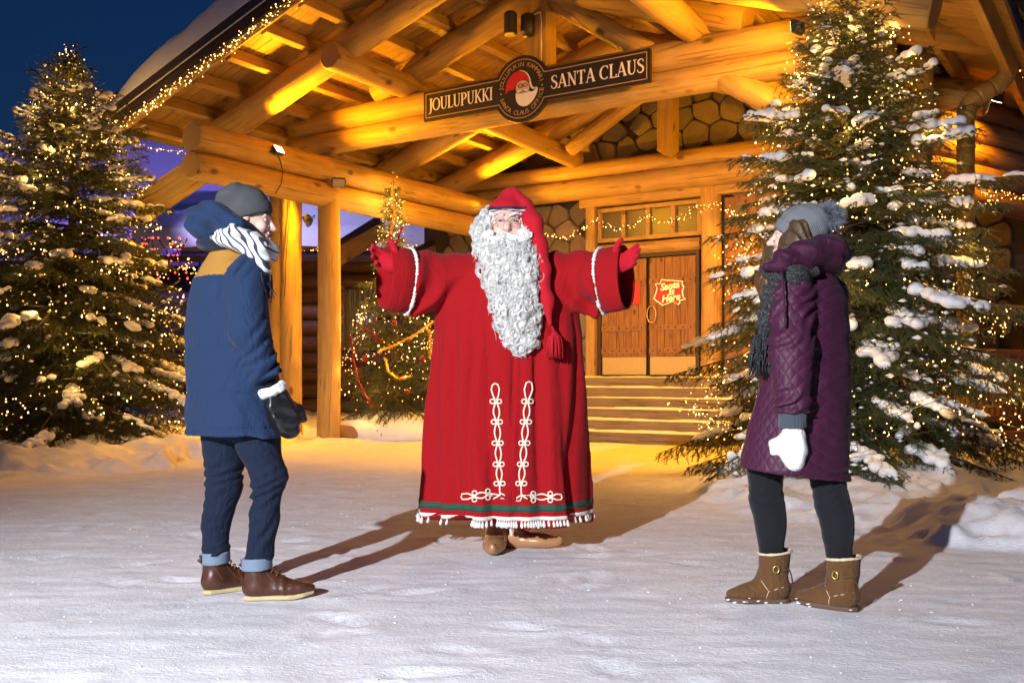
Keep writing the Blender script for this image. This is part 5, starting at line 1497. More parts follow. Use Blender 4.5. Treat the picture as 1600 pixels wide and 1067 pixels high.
while made < 460 and tries < 9000:
    tries += 1
    z = rng.uniform(1.08, 1.92); x = rng.uniform(-.22, .22); o = Vector((x, -.9, z)); d = Vector((rng.normal(0, .25), 1, rng.normal(0, .05))).normalized()
    h = bb.ray_cast(o, d)
    if h[0] is None or h[0].y > .02: continue
    p = h[0]
    if abs(p.x-HC[0]) < .105 and -.115 < p.z-HC[2] < .080: continue
    r = rng.uniform(.019, .037)*(1.0 if p.z < 1.66 else .85)
    if any((p-q).length < (r+s)*.54 for q, s in occ): continue
    occ.append((p, r)); made += 1
    curl(p, h[1], r, rng.uniform(.0011, .0017), rng.uniform(.9, 1.6), rng.uniform(0, 6.28), 1 if rng.random() < .5 else -1)
for k in range(1100):                            # loose wisps between the ringlets
    x = rng.uniform(-.2, .22); z = rng.uniform(1.22, 1.86); h = bb.ray_cast(Vector((x, -.9, z)), Vector((rng.normal(0, .2), 1, 0)).normalized())
    if h[0] is None or h[0].y > .02 or (abs(h[0].x-HC[0]) < .105 and -.115 < h[0].z-HC[2] < .08): continue
    p = h[0]+h[1]*rng.uniform(.002, .016); L = rng.uniform(.03, .07); a = rng.uniform(0, 6.28); w = rng.uniform(.004, .012); X = h[1].cross(Vector((0, 0, 1)))
    if X.length < .1: continue
    X.normalize(); mb.tube([p+X*(w*math.sin(a+t*5))+h[1]*(w*.7*math.cos(a+t*5))-Vector((0, 0, L*t)) for t in np.linspace(0, 1, 7)], [.0012, .0013, .0013, .0012, .001, .0008, .0004], 3, cap=False)
lb(mb, 'curls', M['beard'], santa, kind='stuff')
mb = MB()
for s in (-1, 1):                                # moustache: sheaves of strands ending in a scroll
    for k in range(16):
        dx, dy, dz = rng.normal(0, .006), rng.normal(0, .004), rng.normal(0, .006)
        P = [(.004, -.150, 1.787), (.022, -.162, 1.776), (.045, -.166, 1.764), (.072, -.158, 1.764), (.090, -.150, 1.778), (.090, -.150, 1.797), (.076, -.154, 1.805), (.064, -.160, 1.797), (.066, -.166, 1.787)]
        mb.tube([Vector((HC[0]+s*(x+dx)*1.25, y*1.06+dy-.062, z+dz*.8-.052)) for x, y, z in P], [.004, .008, .0095, .0085, .0075, .0065, .0055, .0045, .002], 6)
lb(mb, 'moustache', M['beard'], santa)
# --- cap with a long tail and tassel
def cap_fn(P):
    q = P-HC
    d = sell(P, K(0, .005, .045), (.115, .132, .112)); d = np.maximum(d, -(P[:, 2]-(1.862-.10*(P[:, 1]+.03)*0-.02*np.clip((P[:, 1]+.03)/.1, -1, 1))))
    d = smin(d, chain(P, [(.0, -.02, 1.955), (.035, -.03, 1.972), (.100, -.06, 1.915), (.150, -.115, 1.82), (.180, -.175, 1.69), (.200, -.235, 1.55), (.222, -.275, 1.38), (.240, -.285, 1.25)], [.040, .046, .050, .048, .044, .040, .030, .012], .04), .035)
    d = d+.007*vnoise(P*np.array([1, 1, .5]), 22, 8)+.006*np.sin(P[:, 2]*60+P[:, 0]*70)*sstep(.02, .08, P[:, 0])*sstep(1.9, 1.95, P[:, 2])
    return smax(d, -sell(P, K(0, .005, .02), (.108, .118, .12)), .004)
cap = soft('cap', cap_fn, (-.18, -.37, 1.2), (.32, .18, 2.06), .0075, M['red_glove'], santa)
cb = bvh_of(cap)
def cap_band(z0, z1, name, mat, off):
    A = []
    for z in (z0, (z0+z1)/2, z1):
        r = []
        for i in range(80):
            a = math.pi+math.pi*i/79+0.0; dd = Vector((math.cos(a), math.sin(a), 0)); c = Vector((HC[0], HC[1]+.005, z+.004*math.cos(a*2)))
            h = cb.ray_cast(c+dd*.17, -dd); hp = h[0] if h[0] is not None else c+dd*.1
            if (hp-c).length > .148: hp = c+dd*.125
            r.append(list(hp+dd*off))
        A.append(r)
    mb = MB(); mb.loft(A, 0, False, False, closed=False); o = lb(mb, name, mat, santa)
    m = o.modifiers.new('t', 'SOLIDIFY'); m.thickness = .003
cap_band(1.888, 1.904, 'cap_ribbon', M['navy'], .003); cap_band(1.880, 1.8868, 'cap_ribbon', M['trim'], .0025)
mb = MB(); tc = Vector((.262, -.285, 1.20))
mb.tube([tc+Vector((-.02, .01, .05)), tc+Vector((-.005, 0, .02)), tc], [.006, .006, .006], 6)
for k in range(90):
    a = rng.uniform(0, 6.28); r = .038*math.sqrt(rng.random())
    mb.tube([tc, tc+Vector((math.cos(a)*r*.9, math.sin(a)*r*.9, -.02)), tc+Vector((math.cos(a)*r*1.15, math.sin(a)*r*1.15, -.06)), tc+Vector((math.cos(a)*r*1.2, math.sin(a)*r*1.2, -.125+rng.uniform(-.012, .012)))], [.004, .0045, .004, .0025], 4)
mb.tube([tc+Vector((0, 0, .01)), tc+Vector((0, 0, -.005)), tc+Vector((0, 0, -.025))], [.008, .018, .02], 10)
lb(mb, 'tassel', M['red_glove'], santa)
# --- tan boots with turned-up toes
def shoe_fn(P, o, yaw):
    c, s = math.cos(yaw), math.sin(yaw); q = P-np.array(o)
    L = np.stack([q[:, 0]*c+q[:, 1]*s, -q[:, 0]*s+q[:, 1]*c, q[:, 2]], 1)      # L x: towards the toe
    d = smin(sell(L, (.0, 0, .052), (.085, .060, .07)), sell(L, (.12, 0, .045), (.12, .066, .045)), .03)
    d = smin(d, chain(L, [(.19, 0, .036), (.235, 0, .038), (.258, 0, .052), (.262, 0, .07)], [.034, .026, .016, .010], .02), .025)
    d = smin(d, sseg(L, (-.015, 0, .06), (-.02, 0, .30), .052, .060), .035)
    return smax(d, -(L[:, 2]-.002-.02*sstep(.17, .27, L[:, 0])), .006)
soft('shoe', lambda P: shoe_fn(P, (-.055, -.02, .0), math.radians(-93)), (-.15, -.34, -.01), (.05, .10, .30), .007, M['leather'], santa)
soft('shoe', lambda P: shoe_fn(P, (.05, .04, 0), math.radians(-12)), (-.06, -.09, -.01), (.36, .14, .30), .007, M['leather'], santa)
# ================================================================== the visitor in the blue jacket
def split_soft(fn, lo, hi, h, parts, parent, pick, relax=1):
    """one surface cut into named pieces by pick(face centres)"""
    V, F = surface(fn, lo, hi, h)
    for _ in range(relax): V = relaxed(V, F)
    mi = pick(V[F].mean(1)); out = []
    for k, (name, mat) in enumerate(parts):
        f = F[mi == k]; ids, inv = np.unique(f, return_inverse=True)
        out.append(link(name, fastmesh(name, V[ids], inv.reshape(-1, 4)), mat, parent, True))
    return out
def rot_axes(f, up=(0, 0, 1)):
    f = np.array(f, float); f /= np.linalg.norm(f); u = np.array(up, float); r = np.cross(f, u); r /= np.linalg.norm(r); u = np.cross(r, f)
    return f, r, u
def face_sdf(P, C, f, s=1.0, chin=True):
    """head with brow, eyes, nose, lips, ear and jaw; f is where it looks"""
    F_, R_, U_ = rot_axes(f); q = (P-np.array(C))@np.stack([F_, R_, U_], 1)/s      # local: x forward, y right, z up
    d = sell(q, (-.005, 0, .02), (.098, .076, .105))
    d = smin(d, sell(q, (.03, 0, -.055), (.062, .055, .062)), .03)
    d = smin(d, sell(q, (.068, 0, -.095), (.022, .026, .018)), .02)
    for y in (-1, 1):
        d = smin(d, sseg(q, (.092, y*.012, .022), (.080, y*.045, .024), .009, .008), .014)
        d = smax(d, -sell(q, (.100, y*.031, .004), (.016, .018, .011)), .012)
        d = smin(d, sell(q, (.072, y*.036, -.028), (.022, .026, .022)), .02)
        d = smin(d, sell(q, (-.005, y*.078, .0), (.022, .010, .034)), .006)
        d = smin(d, sell(q, (.103, y*.012, -.032), (.012, .010, .009)), .006)
    d = smin(d, chain(q, [(.094, 0, .016), (.110, 0, -.012), (.121, 0, -.028)], [.008, .010, .0135], .008), .010)
    d = smin(d, sseg(q, (.093, -.018, -.063), (.093, .018, -.063), .007, .007), .006)
    d = smin(d, sseg(q, (.090, -.015, -.076), (.090, .015, -.076), .008, .008), .006)
    d = smin(d, sseg(q, (-.02, 0, -.06), (-.04, 0, -.19), .055, .06), .03)
    return d*s
def eyes(parent, C, f, s=1.0):
    F_, R_, U_ = rot_axes(f)
    for y in (-1, 1):
        c = np.array(C)+(F_*.0775+R_*y*.031+U_*.004)*s; zz = np.linspace(-1.57, 1.57, 8)
        mb = MB(); mb.tube([Vector(c+F_*.0125*s*math.sin(a)) for a in zz], [max(.0004, .0125*s*math.cos(a)) for a in zz], 10); lb(mb, 'eyeball', M['eye_white'], parent)
        mb = MB(); mb.tube([Vector(c+F_*.0118*s), Vector(c+F_*.0136*s)], [.006*s, .004*s], 10); lb(mb, 'iris', M['iris'], parent)
        mb = MB(); mb.tube([Vector(np.array(C)+(F_*(.1015-.02*t*t)+R_*y*(.012+.036*t)+U_*(.026+.006*math.sin(t*2.5)))*s) for t in np.linspace(0, 1, 6)], [.003, .004, .004, .0035, .003, .0015], 5); lb(mb, 'eyebrow', M['brow'], parent)
M['brow'] = plain('brown brows', (.08, .045, .025), .7)
M['jacket'] = cloth('blue cotton twill', (.0105, .027, .074), .85, 520, .05, .42, 9)
M['yoke'] = cloth('ochre suede yoke', (.34, .165, .030), .9, 460, .05)
M['denim'] = cloth('dark denim', (.0048, .0105, .029), .85, 600, .03, .5, 12, .35)
M['denim_in'] = cloth('turned-up denim', (.16, .21, .29), .85, 500, .03)
M['beanie'] = knit('charcoal knit', (.085, .088, .094), 70)
M['hoodlining'] = cloth('navy lining', (.010, .014, .035), .85, 300, .1)
M['boot_brown'] = plain('oiled brown leather', (.062, .020, .010), .38, var=.35, nscale=14, bump=.25, bscale=50)
M['sole'] = plain('cream rubber sole', (.48, .38, .20), .6); M['lace'] = plain('brown lace', (.10, .05, .02), .8)
M['black_leather'] = plain('black leather', (.010, .010, .011), .33, bump=.25, bscale=45)
M['fleece'] = plain('white fleece', (.80, .80, .78), .95, bump=1.0, bscale=110)
def stripe_mat():
    t = NT('striped woven scarf'); v = t.coord((1, 1, 1), rot=(0, .5, .35))
    w = t.n('ShaderNodeTexWave', Vector=v, Scale=12.5, Distortion=1.6, Detail=1, _wave_type='BANDS', _bands_direction='X')
    k = t.ramp(w.outputs[1], [(.70, 0), (.80, 1)])
    t.p(Base__Color=t.mix((.74, .73, .72), (.05, .055, .09), k), Roughness=.9, Normal=t.bump(t.noise(t.coord(), 300, 2), .5, .004)); return t.mat
M['scarf'] = stripe_mat()
MX0, MY0 = (385-800)/FPX*4.375, 4.375
man = root('person', (MX0, MY0, 0), 'person in blue jacket with ochre yoke, grey beanie and rolled jeans, seen from behind', 'person')
JROT = math.radians(-42)
JT = [(.715, -.055, 0, .252, .172), (.95, -.07, 0, .236, .165), (1.15, -.082, 0, .226, .156), (1.30, -.085, 0, .222, .150), (1.40, -.082, 0, .205, .138), (1.46, -.075, 0, .165, .122), (1.51, -.065, .0, .115, .105), (1.56, -.055, .01, .095, .095)]
MR = np.array([math.cos(JROT), math.sin(JROT), 0]); MF = np.array([-math.sin(JROT), math.cos(JROT), 0])
def folds(P, a, b, freq, amp, sd, twist=4.0):
    """compression creases round a limb"""
    a = np.array(a); b = np.array(b); t = (P-a)@(b-a)/((b-a)@(b-a)); q = P-a-t[:, None]*(b-a); L = np.linalg.norm(b-a)
    w = t*L*freq+vnoise(P, 9, sd)*2.2+(q@np.array([1., .3, 0]))*twist*10
    return amp*(np.sin(w)**2*1.6-.8)*np.clip(.25+1.1*vnoise(P, 7, sd+9), 0, 1.2)
AR = [(.038, -.135, 1.410), (.062, -.205, 1.17), (.130, -.150, .955)]
AL = [(-.175, .135, 1.415), (-.165, .21, 1.17), (-.10, .24, .97)]
def jacket_fn(P):
    d = column(P, JT, JROT, 2.25)
    z = P[:, 2]
    d = d+.016*vnoise(P*np.array([1, 1, .35]), 6, 3)+.007*vnoise(P*np.array([1, 1, .5]), 15, 5)
    d = d+sum(.006*np.exp(-((z-z0)/.0055)**2) for z0 in (.745, .90, 1.10))-.006*sstep(.74, .715, z)
    rr = (P-np.array([-.075, 0, 0]))@MR
    for pts, sd in ((AR, 1), (AL, 2)):
        s = chain(P, pts, [.086, .077, .064], .03)
        s = s+folds(P, pts[1], pts[2], 70, .015, 11+sd)*sstep(1.30, 1.15, z)+folds(P, pts[0], pts[1], 40, .010, 21+sd)
        s = np.maximum(s, -(z-(.945 if sd == 1 else .96)-(P[:, 0]-.1)*.45*(sd == 1)))
        d = smin(d, s, .028)
    d = d+.008*np.exp(-((rr-.125-.0*z)/.008)**2)*sstep(1.0, 1.1, z)*((P@MF) < -.02)*(z < 1.43)
    neck = sell(P, (-.045, .0, 1.58), (.085, .085, .12)); d = smax(d, -neck, .01)
    return d
def jpick(C):
    rr = (C-np.array([-.075, 0, 0]))@MR; ff = (C-np.array([-.075, 0, 0]))@MF
    y = (C[:, 2] > 1.405+.02*np.abs(rr)) & (np.abs(rr) < .115+(C[:, 2]-1.405)*.9) & (ff < .09)
    return y.astype(int)
jk = split_soft(jacket_fn, (-.40, -.36, .69), (.28, .38, 1.58), .008, [('jacket', M['jacket']), ('yoke', M['yoke'])], man, jpick)
# hood thrown back behind the neck
def hood_fn(P):
    d = sell(P, (-.150, -.045, 1.640), (.108, .115, .092), np.stack(rot_axes((.8, .3, -.35)), 1))
    d = smin(d, chain(P, [(-.10, -.13, 1.665), (-.02, -.125, 1.618), (.045, -.075, 1.588)], [.055, .046, .022], .04), .04)
    d = smin(d, chain(P, [(-.12, .08, 1.67), (-.03, .12, 1.62), (.05, .08, 1.59)], [.05, .045, .02], .04), .04)
    w = (P[:, 2]-1.6)*.9+(P[:, 0])*.5
    d = d+.009*np.sin(w*85+vnoise(P, 9, 4)*2.5)*.8+.006*vnoise(P, 22, 6)
    return smax(d, -sell(P, (-.01, .0, 1.70), (.096, .100, .125)), .008)
soft('hood', hood_fn, (-.32, -.24, 1.50), (.12, .22, 1.79), .0065, M['jacket'], man)
soft('collar', lambda P: smax(smin(sell(P, (-.085, -.02, 1.555), (.125, .125, .05)), sell(P, (-.03, -.02, 1.57), (.10, .11, .05)), .03)+.005*vnoise(P, 20, 3), -sell(P, (-.04, .0, 1.62), (.08, .085, .10)), .01), (-.24, -.19, 1.49), (.12, .15, 1.63), .007, M['hoodlining'], man)
HM = np.array([.004, .0, 1.665]); HF = (.98, .16, -.10)
soft('head', lambda P: face_sdf(P, HM, HF, .98), HM-(.14, .14, .24), HM+(.16, .15, .16), .0055, M['skin'], man)
eyes(man, HM, HF, .98)
F_, R_, U_ = rot_axes(HF)
def beanie_fn(P):
    q = (P-HM)@np.stack([F_, R_, U_], 1)
    d = sell(q, (-.012, 0, .045), (.108, .093, .108)); d = smin(d, sell(q, (-.075, 0, .085), (.07, .078, .055)), .05)
    d = d+.006*np.sin(q[:, 0]*55-q[:, 2]*30+vnoise(P, 12, 4)*2)*sstep(.02, -.08, q[:, 0])+.003*vnoise(P, 30, 2)
    pl = q[:, 2]-.030-.26*(q[:, 0]-.05)*(q[:, 0] < .05)*-1.0*0-.0
    edge = q[:, 2]-(.026+.42*(q[:, 0]-.06))             # lower edge: up over the brow, down to the nape
    d = np.maximum(d, -edge)
    brim = np.maximum(sell(q, (-.010, 0, .035), (.116, .100, .112)), np.maximum(-edge, edge-.052))
    d = smin(d, brim, .004)
    return smax(d, -sell(q, (-.008, 0, .015), (.094, .078, .105)), .003)
soft('beanie', beanie_fn, HM-(.20, .16, .08), HM+(.16, .16, .22), .0055, M['beanie'], man)
def scarf_fn(P):
    d = chain(P, [(-.085, -.115, 1.565), (-.02, -.15, 1.567), (.055, -.115, 1.545), (.095, -.03, 1.522), (.05, .08, 1.56), (-.05, .11, 1.57)], [.036, .047, .050, .050, .045, .04], .03)
    d = smin(d, chain(P, [(.06, -.12, 1.55), (.085, -.135, 1.50), (.098, -.14, 1.44), (.10, -.14, 1.40)], [.045, .042, .035, .026], .03), .02)
    w = P[:, 2]*1.0+P[:, 0]*.55
    return d+.007*np.sin(w*120+vnoise(P, 10, 2)*2)+.003*vnoise(P, 40, 3)
soft('scarf', scarf_fn, (-.16, -.23, 1.35), (.18, .18, 1.64), .0065, M['scarf'], man)
mb = MB(); rg = np.random.default_rng(4)
for k in range(90):
    p = Vector((.10+rg.normal(0, .016), -.145+rg.normal(0, .014), 1.41)); L = rg.uniform(.05, .13)
    mb.tube([p, p+Vector((rg.normal(.004, .006), rg.normal(0, .006), -L*.5)), p+Vector((rg.normal(.01, .014), rg.normal(0, .012), -L))], [.0032, .003, .0015], 4)
lb(mb, 'scarf_fringe', M['hoodlining'], man, kind='stuff')
# mittens with white fleece lining
def mitten(P, w, e, thumb, r=1.0):
    w = np.array(w, float); e = np.array(e, float); m = w*.5+e*.5
    d = chain(P, [w, w*.6+e*.4, w*.25+e*.75, e], [.050*r, .060*r, .057*r, .042*r], .03)
    q = (P-m); n = np.cross(e-w, thumb); n = n/np.linalg.norm(n); d = np.maximum(d, np.abs(q@n)-.044*r)*.9
    th = np.array(thumb)/np.linalg.norm(thumb); d = smin(d, chain(P, [w*.65+e*.35+th*.04, w*.45+e*.55+th*.075, w*.25+e*.75+th*.078], [.026*r, .024*r, .018*r], .02), .018)
    return d
WR, WE = (.152, -.135, .900), (.215, -.10, .738)
soft('mitten', lambda P: mitten(P, WR, WE, (.85, .45, .1))+.0025*np.sin(P[:, 2]*95+vnoise(P, 18, 2)*3)+.003*vnoise(P, 35, 4), (.05, -.26, .64), (.37, .06, .97), .006, M['black_leather'], man)
soft('mitten', lambda P: mitten(P, (-.07, .25, .93), (-.02, .28, .76), (.5, -.6, .2)), (-.18, .12, .66), (.14, .42, 1.02), .008, M['black_leather'], man)
a = Vector(WR)-Vector(WE); a.normalize(); X = a.orthogonal().normalized(); Y = a.cross(X); c = Vector(WR)+a*.012
def tor(P):
    q = P-np.array(c); h = q@np.array(a); rad = np.sqrt(np.maximum(0, (q*q).sum(1)-h*h)); return np.sqrt((rad-.047)**2+(h*.8)**2)-.0185+.005*vnoise(P, 60, 3)
soft('fleece_cuff', tor, np.array(c)-.10, np.array(c)+.10, .0055, M['fleece'], man)
# jeans
LR = [(.030, -.045, .80), (.118, -.075, .53), (.100, -.085, .36), (.070, -.085, .10)]
LL = [(-.115, .045, .80), (-.120, .07, .48), (-.150, .055, .30), (-.152, .05, .10)]
def jeans_fn(P):
    d = None
    for pts, r, sd in ((LR, [.116, .074, .059, .058], 1), (LL, [.116, .076, .060, .057], 2)):
        s = chain(P, pts, r, .03)
        z = P[:, 2]
        s = s+folds(P, pts[1], pts[2], 62, .013, 31+sd)*np.exp(-((z-.47)/.12)**2)+folds(P, pts[2], pts[3], 80, .016, 41+sd)*sstep(.30, .18, z)+folds(P, pts[0], pts[1], 40, .006, 51+sd)+.007*vnoise(P, 11, sd)
        d = s if d is None else smin(d, s, .015)
    d = smin(d, sell(P, (-.045, 0, .80), (.17, .13, .12)), .03)
    return np.maximum(d, .172-P[:, 2])
soft('jeans', jeans_fn, (-.27, -.22, .13), (.24, .20, .86), .0075, M['denim'], man)
for (x, y, r) in ((.070, -.085, .064), (-.152, .05, .062)):
    soft('jeans_turnup', lambda P: np.maximum(np.abs(np.hypot(P[:, 0]-x, (P[:, 1]-y))-r+.006)-.008+.003*vnoise(P, 20, 3), np.abs(P[:, 2]-.158-.06*(P[:, 0]-x))-.027), (x-.1, y-.1, .10), (x+.1, y+.1, .22), .0055, M['denim_in'], man)
def boot(o, yaw, parent, sd=0):
    c, s = math.cos(yaw), math.sin(yaw); o = np.array(o, float)
    def loc(P): q = P-o; return np.stack([q[:, 0]*c+q[:, 1]*s, -q[:, 0]*s+q[:, 1]*c, q[:, 2]], 1)
    def up(P):
        L = loc(P)
        d = smin(sell(L, (.012, 0, .055), (.074, .045, .055)), sell(L, (.135, 0, .045), (.112, .051, .036)), .035)
        d = smin(d, sseg(L, (.0, 0, .07), (-.002, 0, .175), .047, .052), .03)
        d = smin(d, sseg(L, (.045, 0, .10), (.11, 0, .062), .03, .03), .03)
        d = d+.004*vnoise(P, 26, 3+sd)+.003*np.sin(L[:, 0]*150+vnoise(P, 20, 1)*3)*np.exp(-((L[:, 0]-.12)/.03)**2)
        return np.maximum(np.maximum(d, .020-L[:, 2]), L[:, 2]-.166-.10*np.clip(L[:, 0], -.05, .05))
    def so(P):
        L = loc(P); hw = np.interp(L[:, 0], [-.06, -.03, .04, .14, .20, .245], [.02, .040, .040, .050, .040, .008])
        z0 = .014*sstep(.15, .25, L[:, 0]); hw = hw-.002
        d = np.maximum(np.abs(L[:, 1])-hw, np.maximum(-.058-L[:, 0], L[:, 0]-.246)); d = smax(d, np.abs(L[:, 2]-.0105-z0)-.0105, .006)
        return d
    ext = .31; lo = o-(ext, ext, .01); hi = o+(ext, ext, .20)
    bo = soft('boot', up, lo, hi, .0065, M['boot_brown'], parent); bt = bvh_of(bo)
    def proj(x, z):
        p = Vector((o[0]+x*c+.2*s, o[1]+x*s-.2*c, o[2]+z)); h = bt.ray_cast(p, Vector((-s, c, 0))); return h[0]
    for pth in ([(-.035, .15), (-.01, .11), (.012, .075), (.02, .045), (.022, .026)], [(.03, .15), (.05, .11), (.075, .08), (.10, .055), (.115, .03)], [(-.05, .12), (-.02, .118), (.0, .12)]):
        q = [proj(x, z) for x, z in pth]; q = [v for v in q if v is not None]
        if len(q) > 2: mb = MB(); mb.tube(q, .0017, 5); lb(mb, 'seam', M['lace'], parent)
    soft('boot_sole', so, lo, hi-(0, 0, .12), .0055, M['sole'], parent)
    mb = MB(); w = lambda x, y, z: Vector((o[0]+x*c-y*s, o[1]+x*s+y*c, o[2]+z))
    for k in range(5):
        x = .055+.019*k; z = .152-.0185*k
        mb.tube([w(x-.012, -.03, z-.012), w(x, -.012, z+.002), w(x+.006, .012, z+.002), w(x-.006, .03, z-.012)], .0032, 5)
    lb(mb, 'laces', M['lace'], parent)
    mb = MB(); mb.tube([w(-.052, 0, .145), w(-.072, 0, .158), w(-.068, 0, .168), w(-.05, 0, .160)], .005, 6, flat=2.0); lb(mb, 'pull_tab', M['boot_brown'], parent)
boot((.068, -.082, .0), math.radians(10), man, 1)
boot((-.155, .045, .0), math.radians(38), man, 2)
# ================================================================== the visitor in the plum coat
def quilt():
    t = NT('quilted plum satin'); tc = t.n('ShaderNodeTexCoord')
    sp = t.n('ShaderNodeSeparateXYZ', Vector=tc.outputs['Object'])
    h = t.math('ADD', sp.outputs[0], t.math('MULTIPLY', sp.outputs[1], -.9))
    wob = t.math('MULTIPLY', t.noise(t.coord(), 7, 2), .045)
    a = t.math('MULTIPLY', t.math('ADD', t.math('ADD', h, sp.outputs[2]), wob), 18.0)
    b = t.math('MULTIPLY', t.math('SUBTRACT', t.math('SUBTRACT', h, sp.outputs[2]), wob), 18.0)
    pa = t.math('PINGPONG', a, .5); pb = t.math('PINGPONG', b, .5)
    m = t.math('MINIMUM', pa, pb); m = t.math('POWER', t.math('MULTIPLY', m, 2.0), .45)
    fine = t.noise(t.coord(), 60, 3, .6, .8)
    hh = t.math('ADD', m, t.math('MULTIPLY', fine, .35))
    col = t.mix((.042, .005, .023), (.066, .009, .038), t.noise(t.coord(), 18, 3))
    t.p(Base__Color=col, Roughness=.6, Specular__IOR__Level=.4, Sheen__Weight=.02, Normal=t.bump(hh, .42, .009))
    return t.mat
M['plum'] = quilt()
M['plum_plain'] = cloth('plum satin', (.042, .005, .024), .66, 300, .03, .4, 12)
M['legging'] = cloth('black leggings', (.006, .007, .010), .85, 500, .1)
M['sheepskin'] = cloth('chestnut sheepskin', (.115, .052, .018), .95, 220, .1, .5, 14, .45)
M['shearling'] = plain('cream shearling', (.62, .50, .34), .95, bump=.8, bscale=150)
M['boot_sole'] = plain('brown rubber sole', (.10, .05, .03), .7)
M['hat'] = knit('blue-grey knit', (.17, .178, .195), 45)
M['cuffknit'] = cloth('dark grey knit', (.055, .065, .085), .9, 220, .2)
M['mitt_white'] = cloth('white leather mitten', (.72, .73, .70), .55, 300, .0, .3)
M['hair'] = NT('brown hair'); _h = M['hair']; _g = _h.noise(_h.coord((1, 1, .06)), 90, 3, .6)
_h.p(Base__Color=_h.mix((.035, .018, .009), (.115, .062, .029), _g), Roughness=.42, Normal=_h.bump(_g, .5, .004)); M['hair'] = _h.mat
M['fur'] = plain('grey fur', (.20, .215, .265), .85, var=.3, nscale=60)
M['melange'] = NT('charcoal melange knit'); _m = M['melange']; _g = _m.noise(_m.coord(), 160, 2, .8)
_m.p(Base__Color=_m.mix((.010, .010, .013), (.12, .12, .13), _m.ramp(_g, [(.5, 0), (.68, 1)])), Roughness=.95, Normal=_m.bump(_g, .8, .006)); M['melange'] = _m.mat
WX0, WY0 = (1250-800)/FPX*4.18, 4.18
woman = root('person', (WX0, WY0, 0), 'person in plum quilted coat and bobble hat with white mittens, seen from behind', 'person')
CROT = math.radians(40)
CT = [(.525, -.026, 0, .262, .205), (.70, -.008, 0, .243, .19), (.94, .020, 0, .205, .17), (1.15, .026, 0, .190, .155), (1.27, .032, 0, .182, .145), (1.34, .035, 0, .155, .13), (1.40, .03, 0, .105, .105), (1.44, .025, 0, .09, .09)]
CL = np.array([-math.cos(CROT), -math.sin(CROT), 0]); CF = np.array([-math.sin(CROT), math.cos(CROT), 0])
WL = [(-.073, -.115, 1.315), (-.094, -.200, 1.08), (-.099, -.235, .84)]
WRt = [(.145, .12, 1.315), (.13, .19, 1.08), (.06, .24, .86)]
def coat_fn(P):
    z = P[:, 2]
    d = column(P, CT, CROT, 2.2)+.010*vnoise(P*np.array([1, 1, .3]), 6, 3)+.004*vnoise(P, 17, 5)
    d = d-.007*sstep(.565, .535, z)+.008*np.exp(-((z-.572)/.006)**2)
    d = np.maximum(d, -(z-.525-(.0 if 0 else 1)*(-.13)*(P[:, 0]+.03)*-1*0-.0))
    cut = z-(.558-.13*(P[:, 0]+.026)); d = np.maximum(d, -cut)
    for pts, sd in ((WL, 1), (WRt, 2)):
        s = chain(P, pts, [.098, .086, .070], .03)
        s = s+folds(P, pts[1], pts[2], 55, .016, 61+sd)+folds(P, pts[0], pts[1], 36, .012, 71+sd)+.004*vnoise(P, 22, 9)
        s = np.maximum(s, .822-z)
        d = smin(d, s, .022)
    return smax(d, -sell(P, (.0, .0, 1.46), (.085, .085, .12)), .01)
soft('coat', coat_fn, (-.36, -.38, .50), (.32, .36, 1.45), .008, M['plum'], woman)
def whood(P):
    d = sell(P, (.085, -.03, 1.468), (.115, .125, .085), np.stack(rot_axes((-.9, .1, -.38)), 1))
    d = smin(d, chain(P, [(.09, -.10, 1.49), (-.018, -.165, 1.468), (-.115, -.185, 1.442), (-.188, -.165, 1.412)], [.070, .055, .040, .010], .04), .035)
    d = smin(d, chain(P, [(.05, .10, 1.50), (-.05, .13, 1.46), (-.14, .06, 1.41)], [.055, .04, .015], .04), .03)
    d = smin(d, sseg(P, (.13, -.06, 1.53), (.15, -.02, 1.555), .035, .02), .03)
    d = d+.007*np.sin((P[:, 2]+P[:, 0]*.45)*75+vnoise(P, 9, 7)*2.5)+.004*vnoise(P, 24, 5)
    return smax(d, -sell(P, (-.025, .01, 1.575), (.115, .12, .125)), .008)
soft('hood', whood, (-.23, -.28, 1.34), (.24, .22, 1.62), .0065, M['plum_plain'], woman)
HW = np.array([-.012, .01, 1.556]); WF = (-.93, .33, .08); F_, R_, U_ = rot_axes(WF)
soft('head', lambda P: face_sdf(P, HW, WF, .92), HW-(.15, .13, .22), HW+(.13, .14, .15), .0055, M['skin'], woman)
eyes(woman, HW, WF, .92)
def hat_fn(P):
    q = (P-HW)@np.stack([F_, R_, U_], 1)
    d = sell(q, (-.022, 0, .045), (.106, .096, .100)); d = smin(d, sell(q, (-.075, 0, .07), (.07, .075, .06)), .05)
    edge = q[:, 2]-(.012+.62*(q[:, 0]-.055))
    d = d+.0025*np.sin(q[:, 0]*90)*np.sin(q[:, 2]*90+q[:, 1]*60)
    d = np.maximum(d, -edge)
    br = np.maximum(sell(q, (-.02, 0, .035), (.115, .104, .104)), np.maximum(-edge, edge-.055)); d = smin(d, br, .006)
    return smax(d, -sell(q, (-.015, 0, .015), (.088, .078, .10)), .003)
soft('hat', hat_fn, HW-(.18, .16, .10), HW+(.20, .16, .20), .0055, M['hat'], woman)
mb = MB(); pc = Vector((.108, -.045, 1.640)); rg = np.random.default_rng(9)
